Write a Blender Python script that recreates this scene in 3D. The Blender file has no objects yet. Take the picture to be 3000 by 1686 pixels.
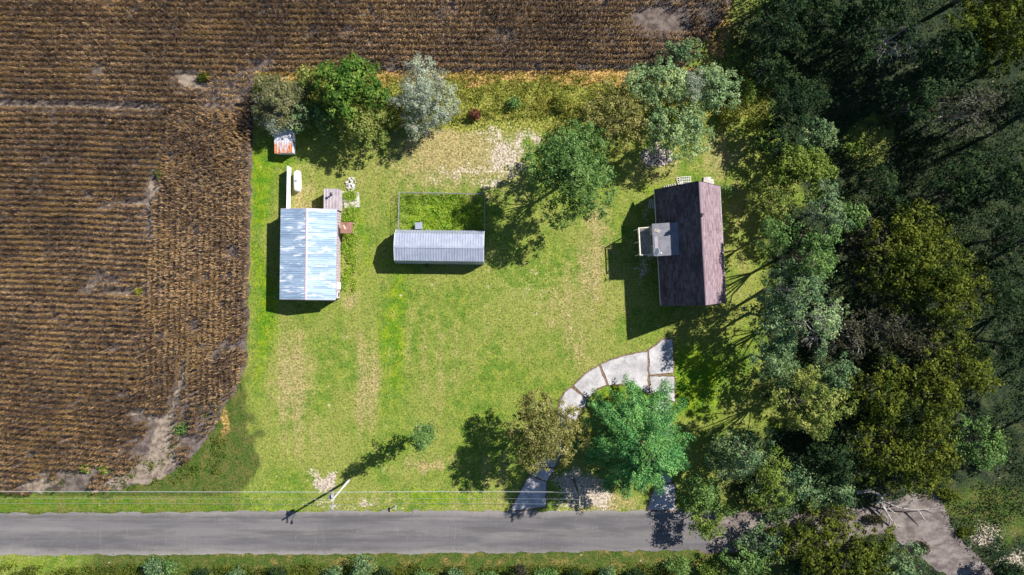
import bpy, math
import numpy as np
from mathutils import Vector, Matrix
from mathutils.geometry import tessellate_polygon

# ------------------------------------------------------------------ scene, camera, light
H = 108.0                      # drone height in metres
K = 141.0 / 3000.0             # metres on the ground per photograph pixel
scn = bpy.context.scene
COL = scn.collection
cam_d = bpy.data.cameras.new('camera'); cam = bpy.data.objects.new('camera', cam_d); COL.objects.link(cam)
cam.location = (0, 0, H); cam.rotation_euler = (0, 0, 0)
cam_d.sensor_width = 36.0; cam_d.lens = 36.0 * H / 141.0; cam_d.clip_end = 5000
scn.camera = cam
SUN_EL = math.radians(44.0); SUN_AZ = math.radians(30.8)      # azimuth from +x
sun_dir = Vector((math.cos(SUN_EL)*math.cos(SUN_AZ), math.cos(SUN_EL)*math.sin(SUN_AZ), math.sin(SUN_EL)))
sd = bpy.data.lights.new('sun', 'SUN'); sd.energy = 4.9; sd.angle = math.radians(0.5); sd.color = (1.0, 0.955, 0.88)
so = bpy.data.objects.new('sun', sd); COL.objects.link(so); so.location = (60, 40, 90)
so.rotation_euler = sun_dir.to_track_quat('Z', 'Y').to_euler()
world = bpy.data.worlds.new('World'); scn.world = world; world.use_nodes = True
wn = world.node_tree.nodes; wl = world.node_tree.links
sky = wn.new('ShaderNodeTexSky'); sky.sky_type = 'NISHITA'; sky.sun_disc = False
sky.sun_elevation = SUN_EL; sky.sun_rotation = math.radians(90) - SUN_AZ
sky.ozone_density = 4.0; sky.dust_density = 0.4; sky.altitude = 200
bg = wn.get('Background') or wn.new('ShaderNodeBackground'); bg.inputs['Strength'].default_value = 0.066
wl.new(sky.outputs[0], bg.inputs[0])
scn.view_settings.view_transform = 'Standard'; scn.view_settings.look = 'None'
scn.view_settings.gamma = 1; scn.view_settings.use_curve_mapping = False
scn.view_settings.exposure = 1.0

# ------------------------------------------------------------------ coordinates
def W(u, v, z=0.0):
    """point at height z that the photograph shows at pixel (u, v)"""
    f = K * (1 - z / H)
    return ((u - 1500) * f, -(v - 843) * f, z)

# ------------------------------------------------------------------ value noise (numpy)
def _hash(ix, iy, seed):
    h = (ix.astype(np.int64) * 374761393 + iy.astype(np.int64) * 668265263 + seed * 974711) & 0xffffffff
    h = ((h ^ (h >> 13)) * 1274126177) & 0xffffffff
    return ((h ^ (h >> 16)) & 0xffff) / 65535.0
def vnoise(x, y, seed=0):
    ix = np.floor(x); iy = np.floor(y); fx = x - ix; fy = y - iy
    fx = fx*fx*(3-2*fx); fy = fy*fy*(3-2*fy)
    a = _hash(ix, iy, seed); b = _hash(ix+1, iy, seed); c = _hash(ix, iy+1, seed); d = _hash(ix+1, iy+1, seed)
    return (a*(1-fx)+b*fx)*(1-fy) + (c*(1-fx)+d*fx)*fy
def fbm(x, y, scale, seed=0, octv=4):
    x = np.asarray(x, float)/scale; y = np.asarray(y, float)/scale
    t = 0; amp = .5; tot = 0
    for o in range(octv):
        t = t + amp*vnoise(x*2**o+17.3*o, y*2**o-9.1*o, seed+o); tot += amp; amp *= .5
    return t/tot
def sstep(a, b, x):
    t = np.clip((x-a)/(b-a), 0, 1); return t*t*(3-2*t)
def inpoly(px, py, poly):
    px = np.asarray(px, float); py = np.asarray(py, float)
    ins = np.zeros(px.shape, bool); n = len(poly); j = n-1
    for i in range(n):
        xi, yi = poly[i]; xj, yj = poly[j]
        c = ((yi > py) != (yj > py)) & (px < (xj-xi)*(py-yi)/((yj-yi) or 1e-9)+xi)
        ins ^= c; j = i
    return ins

# ------------------------------------------------------------------ objects
def tag(o, label=None, cat=None, group=None, kind=None):
    if label: o['label'] = label
    if cat: o['category'] = cat
    if group: o['group'] = group
    if kind: o['kind'] = kind
    return o
def thing(name, label, cat, loc=(0,0,0), rz=0.0, group=None):
    o = bpy.data.objects.new(name, None); COL.objects.link(o); o.empty_display_size = .3
    o.location = loc; o.rotation_euler = (0, 0, rz)
    return tag(o, label, cat, group)

class MB:
    """collects shapes into one mesh"""
    def __init__(s): s.v = []; s.f = []; s.n = 0; s.att = {}
    def add(s, vs, fs):
        s.v.extend([tuple(p) for p in vs]); s.f.extend([tuple(i+s.n for i in f) for f in fs]); s.n += len(vs); return s
    def box(s, c, size, rz=0.0, tilt=None):
        hx, hy, hz = size[0]/2, size[1]/2, size[2]/2
        M = Matrix.Rotation(rz, 3, 'Z')
        if tilt: M = M @ Matrix.Rotation(tilt[0], 3, 'X') @ Matrix.Rotation(tilt[1], 3, 'Y')
        vs = [Vector(c) + M @ Vector((x*hx, y*hy, z*hz)) for z in (-1,1) for y in (-1,1) for x in (-1,1)]
        return s.add(vs, [(0,2,3,1),(4,5,7,6),(0,1,5,4),(2,6,7,3),(0,4,6,2),(1,3,7,5)])
    def tube(s, pts, rad, n=6, cap=True):
        pts = [Vector(p) for p in pts]; m = len(pts)
        if not hasattr(rad, '__len__'): rad = [rad]*m
        vs = []
        for i, p in enumerate(pts):
            d = (pts[min(i+1, m-1)] - pts[max(i-1, 0)])
            d = d.normalized() if d.length > 1e-9 else Vector((0,0,1))
            a = d.cross(Vector((0,0,1)) if abs(d.z) < .9 else Vector((1,0,0))).normalized(); b = d.cross(a)
            for k in range(n):
                t = 2*math.pi*k/n; vs.append(p + (a*math.cos(t) + b*math.sin(t))*rad[i])
        fs = [(i*n+k, i*n+(k+1)%n, (i+1)*n+(k+1)%n, (i+1)*n+k) for i in range(m-1) for k in range(n)]
        if cap: fs += [tuple(range(n))[::-1], tuple((m-1)*n+k for k in range(n))]
        return s.add(vs, fs)
    def slab(s, quad, t):
        """quad of four corner points (ccw from outside) given thickness t downwards along its normal"""
        q = [Vector(p) for p in quad]; nrm = (q[1]-q[0]).cross(q[2]-q[0]).normalized()
        m = len(q); vs = q + [p - nrm*t for p in q]
        fs = [tuple(range(m)), tuple(range(2*m-1, m-1, -1))] + [(i, i+m, (i+1)%m+m, (i+1)%m) for i in range(m)]
        return s.add(vs, fs)
    def prism(s, poly, z0, z1):
        m = len(poly); vs = [(x,y,z1) for x,y in poly] + [(x,y,z0) for x,y in poly]
        fs = [tuple(range(m)), tuple(range(2*m-1, m-1, -1))] + [(i, i+m, (i+1)%m+m, (i+1)%m) for i in range(m)]
        return s.add(vs, fs)
    def build(s, name, mat, parent=None, smooth=False, loc=None):
        me = bpy.data.meshes.new(name); me.from_pydata(s.v, [], s.f); me.materials.append(mat)
        if smooth: me.polygons.foreach_set('use_smooth', [True]*len(me.polygons))
        me.update()
        o = bpy.data.objects.new(name, me); COL.objects.link(o)
        if parent: o.parent = parent
        if loc: o.location = loc
        return o

def np_mesh(name, verts, nper, mat, atts=None, parent=None, extra=None):
    """verts (N,3): consecutive groups of nper vertices are faces. extra: (verts, faces-quads) joined in"""
    verts = np.asarray(verts, np.float32); N = len(verts); F = N//nper
    me = bpy.data.meshes.new(name)
    me.vertices.add(N); me.vertices.foreach_set('co', verts.ravel())
    me.loops.add(F*nper); me.loops.foreach_set('vertex_index', np.arange(F*nper, dtype=np.int32))
    me.polygons.add(F); me.polygons.foreach_set('loop_start', np.arange(F, dtype=np.int32)*nper)
    try: me.polygons.foreach_set('loop_total', np.full(F, nper, np.int32))
    except Exception: pass
    for k, a in (atts or {}).items():
        at = me.attributes.new(k, 'FLOAT', 'POINT'); at.data.foreach_set('value', np.asarray(a, np.float32))
    me.materials.append(mat); me.update(calc_edges=True); me.validate()
    o = bpy.data.objects.new(name, me); COL.objects.link(o)
    if parent: o.parent = parent
    return o

# ------------------------------------------------------------------ materials
class NT:
    def __init__(s, name):
        s.m = bpy.data.materials.new(name); s.m.use_nodes = True; s.t = s.m.node_tree; s.n = s.t.nodes; s.l = s.t.links
        s.n.clear(); s.out = s.n.new('ShaderNodeOutputMaterial'); s.b = s.n.new('ShaderNodeBsdfPrincipled')
        s.l.new(s.b.outputs[0], s.out.inputs[0]); s.geo = None
    def pos(s):
        if not s.geo: s.geo = s.n.new('ShaderNodeNewGeometry')
        return s.geo.outputs['Position']
    def obj(s):
        return s.n.new('ShaderNodeTexCoord').outputs['Object']
    def noise(s, scale, detail=4, rough=.6, stretch=None, src=None, rot=0):
        t = s.n.new('ShaderNodeTexNoise'); t.inputs['Scale'].default_value = scale; t.inputs['Detail'].default_value = detail
        t.inputs['Roughness'].default_value = rough
        v = src or s.pos()
        if stretch or rot:
            mp = s.n.new('ShaderNodeMapping'); mp.inputs['Scale'].default_value = stretch or (1,1,1); mp.inputs['Rotation'].default_value = (0,0,rot)
            s.l.new(v, mp.inputs[0]); v = mp.outputs[0]
        s.l.new(v, t.inputs['Vector']); return t.outputs['Fac']
    def math(s, op, a, b=None, c=None, clamp=False):
        m = s.n.new('ShaderNodeMath'); m.operation = op; m.use_clamp = clamp
        for i, x in enumerate((a, b, c)):
            if x is None: continue
            if hasattr(x, 'is_output'): s.l.new(x, m.inputs[i])
            else: m.inputs[i].default_value = x
        return m.outputs[0]
    def ramp(s, fac, a, b):
        """smooth 0..1 between a and b"""
        m = s.n.new('ShaderNodeMapRange'); m.interpolation_type = 'SMOOTHSTEP'
        s.l.new(fac, m.inputs[0]); m.inputs[1].default_value = a; m.inputs[2].default_value = b
        return m.outputs[0]
    def mix(s, fac, a, b, mode='MIX'):
        m = s.n.new('ShaderNodeMix'); m.data_type = 'RGBA'; m.blend_type = mode
        for i, x in ((0, fac), (6, a), (7, b)):
            if hasattr(x, 'is_output'): s.l.new(x, m.inputs[i])
            elif i == 0: m.inputs[0].default_value = x
            else: m.inputs[i].default_value = (*x, 1)
        return m.outputs[2]
    def attr(s, name):
        a = s.n.new('ShaderNodeAttribute'); a.attribute_name = name; return a.outputs['Fac']
    def bump(s, h, strength=.5, dist=.05):
        b = s.n.new('ShaderNodeBump'); b.inputs['Strength'].default_value = strength; b.inputs['Distance'].default_value = dist
        s.l.new(h, b.inputs['Height']); s.l.new(b.outputs[0], s.b.inputs['Normal'])
    def done(s, col, rough=.8, metal=0.0, spec=.3):
        if hasattr(col, 'is_output'): s.l.new(col, s.b.inputs['Base Color'])
        else: s.b.inputs['Base Color'].default_value = (*col, 1)
        if hasattr(rough, 'is_output'): s.l.new(rough, s.b.inputs['Roughness'])
        else: s.b.inputs['Roughness'].default_value = rough
        s.b.inputs['Metallic'].default_value = metal; s.b.inputs['Specular IOR Level'].default_value = spec
        return s.m

def mat_mottled(name, c1, c2, scale=3.0, rough=.8, bump=.2, metal=0, spec=.3, stretch=None, lo=.35, hi=.65, detail=6):
    t = NT(name); f = t.ramp(t.noise(scale, detail, .65, stretch), lo, hi)
    g = t.noise(scale*7, 3, .6)
    c = t.mix(f, c1, c2); c = t.mix(.35, c, t.mix(g, (.1,.1,.1), (1,1,1)), 'OVERLAY')
    if bump: t.bump(g, bump, .02)
    return t.done(c, rough, metal, spec)

def mat_ground():
    t = NT('ground_cover')
    n_big = t.noise(.11, 5, .6); n_mid = t.noise(.7, 5, .62); n_fine = t.noise(3.6, 5, .7); n_vf = t.noise(11, 3, .7)
    gr = t.mix(t.ramp(n_mid, .38, .62), (.088,.152,.018), (.160,.200,.030))
    gr = t.mix(t.ramp(n_big, .4, .62), gr, (.178,.200,.042))
    lush = t.mix(t.ramp(n_mid, .4, .6), (.070,.160,.007), (.150,.215,.008))
    c = t.mix(t.ramp(t.math('ADD', t.attr('lush'), t.math('MULTIPLY', t.math('SUBTRACT', n_mid, .5), .8)), .2, .8), gr, lush)
    dry = t.mix(t.ramp(n_fine, .4, .62), (.25,.19,.085), (.38,.28,.16))
    fd = t.ramp(t.math('ADD', t.attr('dry'), t.math('MULTIPLY', t.math('SUBTRACT', n_mid, .5), 1.1)), .25, 1.0)
    c = t.mix(t.math('MULTIPLY', fd, .70), c, dry)
    weed = t.mix(t.ramp(n_fine, .4, .6), (.09,.12,.015), (.24,.23,.05))
    c = t.mix(t.ramp(t.math('ADD', t.attr('weed'), t.math('MULTIPLY', t.math('SUBTRACT', n_mid, .5), .6)), .3, .7), c, weed)
    verge = t.mix(t.ramp(n_mid, .4, .62), (.045,.078,.012), (.085,.092,.022))
    c = t.mix(t.ramp(t.math('ADD', t.attr('verge'), t.math('MULTIPLY', t.math('SUBTRACT', n_mid, .5), .25)), .35, .65), c, verge)
    orange = t.mix(t.ramp(n_fine, .4, .6), (.16,.10,.03), (.40,.25,.09))
    c = t.mix(t.ramp(t.math('ADD', t.attr('straw'), t.math('MULTIPLY', t.math('SUBTRACT', n_mid, .5), .9)), .3, .7), c, orange)
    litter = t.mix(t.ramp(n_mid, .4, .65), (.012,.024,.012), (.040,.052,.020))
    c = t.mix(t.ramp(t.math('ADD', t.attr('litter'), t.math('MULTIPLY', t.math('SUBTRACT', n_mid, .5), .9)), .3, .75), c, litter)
    bare = t.mix(t.ramp(n_fine, .35, .65), (.25,.205,.155), (.43,.37,.315))
    nb = t.math('ADD', t.math('MULTIPLY', n_fine, .9), t.math('MULTIPLY', n_mid, .7))
    fb = t.ramp(t.math('ADD', t.attr('bare'), t.math('MULTIPLY', t.math('SUBTRACT', nb, .8), 1.5)), .36, .70)
    c = t.mix(fb, c, bare)
    g = t.math('ADD', t.math('MULTIPLY', n_fine, .5), t.math('MULTIPLY', n_vf, .5))
    c = t.mix(.72, c, t.mix(t.ramp(g, .36, .64), (.17,.18,.20), (.82,.80,.74)), 'OVERLAY')
    c = t.mix(t.math('MULTIPLY', t.ramp(n_vf, .55, .7), t.math('MULTIPLY', .35, t.ramp(n_big, .35, .6))), c, (.30,.25,.13))
    t.bump(g, .9, .12)
    sp = t.n.new('ShaderNodeTexVoronoi'); sp.inputs['Scale'].default_value = .55; t.l.new(t.pos(), sp.inputs['Vector'])
    c = t.mix(t.math('MULTIPLY', t.math('LESS_THAN', sp.outputs['Distance'], .085), t.ramp(n_mid, .5, .62)), c, (.40,.36,.28))
    return t.done(c, .85, 0, .12)

def mat_leaf(name, dark, mid, light, transl=.35, clscale=.45):
    t = NT(name)
    f = t.math('ADD', t.math('MULTIPLY', t.attr('rnd'), .45), t.math('MULTIPLY', t.attr('clump'), .55))
    n = t.noise(clscale, 3, .6)
    f = t.math('ADD', f, t.math('MULTIPLY', t.math('SUBTRACT', n, .5), 1.0))
    cr = t.n.new('ShaderNodeValToRGB'); cr.color_ramp.elements[0].position = .12; cr.color_ramp.elements[0].color = (*dark, 1)
    e = cr.color_ramp.elements.new(.5); e.color = (*mid, 1)
    cr.color_ramp.elements[2].position = .9; cr.color_ramp.elements[2].color = (*light, 1)
    t.l.new(f, cr.inputs[0]); c = cr.outputs[0]
    hv = t.ramp(t.noise(.22, 3, .6), .45, .68); c = t.mix(t.math('MULTIPLY', hv, .35), c, tuple(v*k for v, k in zip(light, (.95, .90, .6))))
    c = t.mix(t.math('MULTIPLY', t.ramp(t.noise(.31, 2, .5), .55, .75), .35), c, dark)
    t.done(c, .7, 0, .10)
    tr = t.n.new('ShaderNodeBsdfTranslucent'); t.l.new(c, tr.inputs[0])
    mx = t.n.new('ShaderNodeMixShader'); mx.inputs[0].default_value = transl
    t.l.new(t.b.outputs[0], mx.inputs[1]); t.l.new(tr.outputs[0], mx.inputs[2]); t.l.new(mx.outputs[0], t.out.inputs[0])
    return t.m

LEAF = {
 'green':   mat_leaf('leaf_green', (.045,.105,.026), (.105,.20,.050), (.22,.33,.11)),
 'maple':   mat_leaf('leaf_maple', (.030,.085,.014), (.080,.165,.022), (.21,.29,.06)),
 'yellow':  mat_leaf('leaf_yellow_green', (.060,.105,.020), (.165,.215,.048), (.36,.37,.11)),
 'olive':   mat_leaf('leaf_olive', (.075,.090,.036), (.17,.18,.075), (.31,.29,.15)),
 'brown':   mat_leaf('leaf_brown_green', (.085,.100,.022), (.215,.215,.060), (.40,.36,.14)),
 'silver':  mat_leaf('leaf_silver', (.090,.155,.060), (.22,.325,.140), (.40,.50,.25)),
 'grey':    mat_leaf('leaf_grey', (.15,.18,.13), (.30,.35,.25), (.46,.51,.38)),
 'spruce':  mat_leaf('needles_blue_green', (.020,.085,.022), (.070,.225,.062), (.24,.45,.14), .2, .8),
 'teal':    mat_leaf('leaf_grey_green', (.040,.090,.042), (.110,.195,.085), (.26,.34,.155)),
 'lime':    mat_leaf('leaf_lime', (.050,.10,.012), (.13,.20,.030), (.26,.32,.08)),
 'ochre':   mat_leaf('leaf_dark_ochre', (.022,.040,.006), (.075,.105,.012), (.175,.195,.025)),
 'forest':  mat_leaf('leaf_forest', (.010,.026,.012), (.022,.052,.020), (.058,.095,.030)),
 'dusk':    mat_leaf('leaf_dusky', (.020,.022,.014), (.050,.054,.030), (.10,.095,.055)),
 'weed':    mat_leaf('leaf_weed', (.075,.12,.016), (.25,.29,.045), (.52,.44,.13), .5),
 'penweed': mat_leaf('leaf_pen_weed', (.14,.27,.02), (.32,.48,.05), (.5,.6,.12), .5),
 'red':     mat_leaf('leaf_red', (.07,.025,.02), (.16,.05,.035), (.26,.14,.06)),
}
CORN = mat_leaf('dry_corn_leaf', (.038,.023,.013), (.125,.077,.039), (.43,.28,.145), .2, .9)
BARK = mat_mottled('bark', (.06,.05,.04), (.14,.12,.10), 4, .9, .5)
BARK_GREY = mat_mottled('pale_bark', (.22,.20,.19), (.42,.40,.38), 4, .9, .4)
BARK_DEAD = mat_mottled('dead_bark', (.16,.14,.12), (.34,.32,.30), 3, .9, .4)
GROUND = mat_ground()

# ------------------------------------------------------------------ regions (photograph pixels on the ground)
FIELD = [(-2600,-2600),(2230,-2600),(2170,-60),(2130,40),(2075,110),(2010,196),(1760,204),(1400,208),(1000,207),(748,209),(740,400),(730,800),(724,1060),(700,1130),
         (664,1181),(640,1240),(607,1282),(560,1345),(506,1383),(405,1414),(344,1434),(0,1444),(-900,1450),(-2600,1456)]
ROAD = [(-2600,1512),(0,1506),(700,1499),(1300,1497),(2090,1497),(2095,1530),(2070,1570),(2090,1612),(1300,1622),(0,1627),(-2600,1634)]
DIRT = [(2050,1499),(2200,1502),(2400,1502),(2560,1482),(2660,1448),(2745,1440),(2772,1500),(2808,1570),(2860,1630),(2930,1690),(3120,1880),(3300,2100),
        (3000,1900),(2850,1770),(2767,1690),(2700,1640),(2580,1562),(2400,1612),(2200,1614),(2050,1617)]

def blobs(u, v, lst):
    r = np.zeros_like(u)
    for (cx, cy, rx, ry, a) in lst:
        r = np.maximum(r, a*np.exp(-(((u-cx)/rx)**2 + ((v-cy)/ry)**2)))
    return r
def masks(x, y):
    """ground cover by place (metres)"""
    u = x/K + 1500; v = 843 - y/K
    n1 = fbm(x, y, 6, 3); n2 = fbm(x, y, 2.0, 9); n3 = fbm(x, y, 14, 21)
    uu = u + (n1-.5)*70; vv = v + (n2-.5)*70
    m = {}
    stripe = .5 + .5*np.sin(u*2*math.pi/46 + n1*3)
    m['dry'] = blobs(uu, vv, [(850,1120,70,190,.75),(1085,1130,55,170,.7),(990,1000,90,120,.25),(1270,1360,80,30,.75),(1760,660,50,90,.75),(2110,460,90,70,.75),
        (1340,440,200,110,.85),(1560,400,120,60,.5),(1640,880,160,120,.35),(1740,800,40,120,.6),(1430,760,150,50,.25),(1920,480,120,60,.6),(900,1290,80,90,.4),
        (1100,1460,160,25,.5),(1780,1480,120,30,.6),(890,600,40,80,.5),(1030,880,25,45,.9),(1500,1000,200,150,.25),(2180,610,70,160,.45),(1700,1010,60,80,.35),(1310,960,160,160,.25)]) \
        + .22*stripe*sstep(900, 1000, vv)*(u < 1500)*(n3)*1.3 + .10*stripe + .22*sstep(.48,.62,n3)
    m['lush'] = blobs(uu, vv, [(770,560,30,160,1),(765,900,35,260,.9),(1160,980,50,260,.8),(1180,760,140,40,.7),(1060,700,20,160,.6),(2020,1120,120,120,1.1),(1850,1180,110,60,1),
        (1230,1460,250,22,.7),(990,470,120,30,.4),(1500,730,90,60,.4),(820,470,60,40,.7),(1290,640,140,50,1),(400,1478,360,26,.95),(80,1480,200,26,.9),(1940,560,90,30,.7),(60,1655,140,22,.6)])
    m['bare'] = blobs(uu, vv, [(1495,455,95,85,.68),(1560,405,75,30,.6),(1350,500,120,45,.50),(1440,540,90,35,.55),(1450,395,80,25,.55),(1280,520,60,20,.42),(1220,540,40,20,.4),(1520,840,120,120,.27),(1300,700,60,50,.25),
        (1925,458,62,42,.72),(938,1410,40,34,.9),(1075,1468,45,14,.72),(960,1478,60,12,.6),(1125,1375,20,20,.5),(1700,1430,75,58,1.0),(1740,1455,62,38,1.0),
        (1880,760,35,90,.5),(1895,640,28,60,.42),(1010,830,12,14,.8),(1010,640,14,90,.32),(1745,850,25,60,.25),(880,560,14,16,.55),(1790,1330,60,60,.3),(2885,1570,70,60,.62),(2960,1650,70,50,.6),(1800,1500,420,5,.5),(1000,1497,500,4,.45)])
    m['bare'] = np.maximum(m['bare'], .30*blobs(u, v, [(1900,1180,180,40,1)]))
    wd = ((u > 1330) & (u < 1900) & (v > 225) & (v < 385)) | ((u > 1880) & (u < 2250) & (v > 200) & (v < 345)) | ((u > 748) & (u < 1340) & (v > 222) & (v < 380))
    m['weed'] = np.where(wd, .8, 0.) + blobs(uu, vv, [(1030,640,14,60,.8),(1028,760,14,60,.8),(1790,300,90,90,.7),(1780,470,140,60,.5)])
    m['straw'] = sstep(258, 232, v + (n2-.5)*50)*sstep(196, 206, v)*(u > 742)*(u < 2120)*.95 + blobs(uu, vv, [(2100,100,60,90,.9),(600,1370,40,60,.35),(655,1230,25,60,.6),(420,1400,90,14,.5),(300,1410,80,16,.4)])
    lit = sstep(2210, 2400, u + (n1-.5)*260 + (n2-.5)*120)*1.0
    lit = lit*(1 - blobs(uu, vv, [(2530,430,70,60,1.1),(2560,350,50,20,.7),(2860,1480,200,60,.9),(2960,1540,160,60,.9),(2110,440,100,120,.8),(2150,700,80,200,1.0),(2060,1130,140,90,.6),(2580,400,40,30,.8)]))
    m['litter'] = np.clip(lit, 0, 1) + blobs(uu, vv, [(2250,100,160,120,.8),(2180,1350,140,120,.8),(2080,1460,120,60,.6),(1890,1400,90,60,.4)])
    left = (u + (n1-.5)*40 + (n2-.5)*24 < 733) & (v > 1050)
    soft = sstep(790, 690, u + (n1-.5)*150 + (n2-.5)*90)*sstep(1000, 1120, v)
    m['verge'] = np.where(left | (v > 1615) | ((u < 735) & (v > 1000)), .85, 0.) * np.where(left & (v + (n2-.5)*24 > 1450) & (v < 1500), .42, 1.)
    m['straw'] = np.maximum(m['straw'], .30*sstep(250, 700, u)*(v > 1606)*(u < 2080))
    m['verge'] = np.where(v > 1600, .85 - .45*sstep(380, 150, u + (n1-.5)*200), m['verge']) 
    m['verge'] = np.maximum(m['verge'], sstep(2450, 2600, u)*.9*(v > 1380))
    m['verge'] = np.where((v < 1500) & (v > 990) & (u < 1000), np.minimum(np.maximum(m['verge']*(u < 690), soft*.85), np.where(v + (n2-.5)*24 > 1450, .50, 1)), m['verge'])
    for k in m: m[k] = np.asarray(m[k], float) * np.ones_like(x)
    return m
ATT = ('dry', 'lush', 'bare', 'weed', 'straw', 'litter', 'verge')

def build_ground():
    xs = np.concatenate([[-2500,-900,-300,-140], np.arange(-92, 92.01, .40), [140,300,900,2500]])
    ys = np.concatenate([[-2500,-900,-300,-110], np.arange(-62, 62.01, .40), [110,300,900,2500]])
    X, Y = np.meshgrid(xs, ys); nx, ny = len(xs), len(ys)
    Z = (fbm(X, Y, 1.3, 5, 3)-.5)*.05; Z = np.where((np.abs(X) > 92) | (np.abs(Y) > 62), 0, Z) - .04
    v = np.stack([X, Y, Z], -1).reshape(-1, 3)
    i = np.arange(nx-1); j = np.arange(ny-1); I, J = np.meshgrid(i, j); a = (J*nx+I).ravel()
    f = np.stack([a, a+1, a+nx+1, a+nx], -1)
    me = bpy.data.meshes.new('ground'); me.vertices.add(len(v)); me.vertices.foreach_set('co', v.astype(np.float32).ravel())
    me.loops.add(f.size); me.loops.foreach_set('vertex_index', f.astype(np.int32).ravel())
    me.polygons.add(len(f)); me.polygons.foreach_set('loop_start', np.arange(len(f), dtype=np.int32)*4)
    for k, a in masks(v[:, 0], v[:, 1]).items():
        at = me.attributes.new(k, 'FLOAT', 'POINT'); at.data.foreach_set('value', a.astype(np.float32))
    me.materials.append(GROUND); me.update(calc_edges=True)
    me.polygons.foreach_set('use_smooth', [True]*len(me.polygons))
    o = bpy.data.objects.new('ground', me); COL.objects.link(o); o['kind'] = 'structure'
build_ground()

def sheet(name, poly, z, mat, jit=.25, step=.35, seed=1, parent=None, kind='structure'):
    pts = []
    n = len(poly)
    for i in range(n):
        a = Vector(W(*poly[i])[:2]); b = Vector(W(*poly[(i+1) % n])[:2]); L = (b-a).length
        far = min(max(abs(a.x), abs(a.y)), max(abs(b.x), abs(b.y))) > 95
        m = 1 if far else max(1, int(L/step)); d = (b-a)/max(L, 1e-6); nr = Vector((-d.y, d.x))
        for k in range(m):
            p = a + (b-a)*k/m
            if not far or k:
                w = (fbm(np.array([p.x]), np.array([p.y]), 1.1, seed, 3)[0]-.5)*2*jit
                p = p + nr*w
            pts.append(p)
    tri = tessellate_polygon([[Vector((p.x, p.y, 0)) for p in pts]])
    me = bpy.data.meshes.new(name); me.from_pydata([(p.x, p.y, z) for p in pts], [], [tuple(t) for t in tri]); me.materials.append(mat); me.update()
    for p in me.polygons:
        if p.normal.z < 0: p.flip()
    o = bpy.data.objects.new(name, me); COL.objects.link(o); o['kind'] = kind
    if parent: o.parent = parent
    return o
def mat_road():
    t = NT('asphalt')
    c = t.mix(t.ramp(t.noise(.5, 6, .65, (.12,1,1)), .38, .62), (.082,.077,.080), (.135,.125,.124))
    edge = t.noise(.8, 5, .7)
    c = t.mix(t.math('MULTIPLY', t.ramp(t.noise(.28, 5, .6, (.3,1.6,1)), .52, .68), .5), c, (.19,.175,.165))
    # cross cracks
    cr = t.noise(.55, 2, .5, (1,.10,1)); d = t.math('ABSOLUTE', t.math('SUBTRACT', cr, .5))
    c = t.mix(t.math('MULTIPLY', t.math('SUBTRACT', 1, t.ramp(d, 0, .006)), .22), c, (.24,.22,.20))
    c = t.mix(t.math('MULTIPLY', t.ramp(t.noise(3, 2, .5), .72, .76), .6), c, (.3,.26,.17))
    f = t.noise(14, 3, .7); c = t.mix(.35, c, t.mix(f, (.1,.1,.1), (.9,.9,.9)), 'OVERLAY')
    # paler dusty shoulders by position across the road
    sep = t.n.new('ShaderNodeSeparateXYZ'); t.l.new(t.pos(), sep.inputs[0])
    ay = t.math('ABSOLUTE', t.math('ADD', sep.outputs[1], 33.8))
    c = t.mix(t.math('MULTIPLY', t.ramp(t.math('ADD', ay, t.math('MULTIPLY', edge, .9)), 2.5, 3.6), .6), c, (.24,.22,.205))
    w = t.math('ABSOLUTE', t.math('SUBTRACT', ay, 1.25))
    c = t.mix(t.math('MULTIPLY', t.math('SUBTRACT', 1, t.ramp(w, .15, .8)), .3), c, (.07,.068,.085))
    t.bump(f, .3, .02); return t.done(c, .88, 0, .25)
SOIL = mat_mottled('field_soil', (.050,.038,.034), (.135,.108,.095), 1.1, .95, .6)
sheet('field_soil', FIELD, .0, SOIL, .35, .5, 7)
sheet('road', ROAD, .03, mat_road(), .30, .25, 11)
DIRTM = mat_mottled('packed_dirt', (.080,.064,.060), (.185,.158,.146), .5, .95, .4, stretch=(1,1.8,1))
sheet('dirt_road', DIRT, .015, DIRTM, .6, .5, 15)
SAND = mat_mottled('pale_field_sand', (.11,.082,.062), (.24,.195,.155), 1.4, .95, .3)
BARE_FIELD = [
  [(0,300),(120,303),(300,308),(500,316),(498,328),(300,322),(120,316),(-40,315),(-900,312),(-900,300)],
  [(515,215),(560,205),(605,222),(612,245),(585,262),(545,256),(522,240)],
  [(452,470),(470,520),(465,560),(452,620),(462,700),(455,712),(438,690),(440,630),(432,560),(446,520)],
  [(300,590),(440,585),(448,600),(300,604)],
  [(250,838),(430,838),(436,858),(330,856)],
  [(380,1215),(425,1196),(455,1215),(500,1210),(512,1160),(532,1110),(545,1050),(550,960),(558,960),(556,1060),(548,1115),(525,1200),(522,1240),(515,1280),(530,1330),(525,1365),
   (480,1395),(440,1412),(350,1424),(300,1424),(320,1400),(380,1385),(410,1360),(440,1320),(440,1270),(455,1240),(430,1235)],
  [(120,1395),(180,1402),(178,1430),(90,1436),(60,1422)],
]
bf = bpy.data.objects.new('bare_field_patches', None); COL.objects.link(bf); bf['kind'] = 'structure'
for i, p in enumerate(BARE_FIELD): sheet('sand_patch', p, .03, SAND, 1.0, .25, 30+i, bf)

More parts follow.
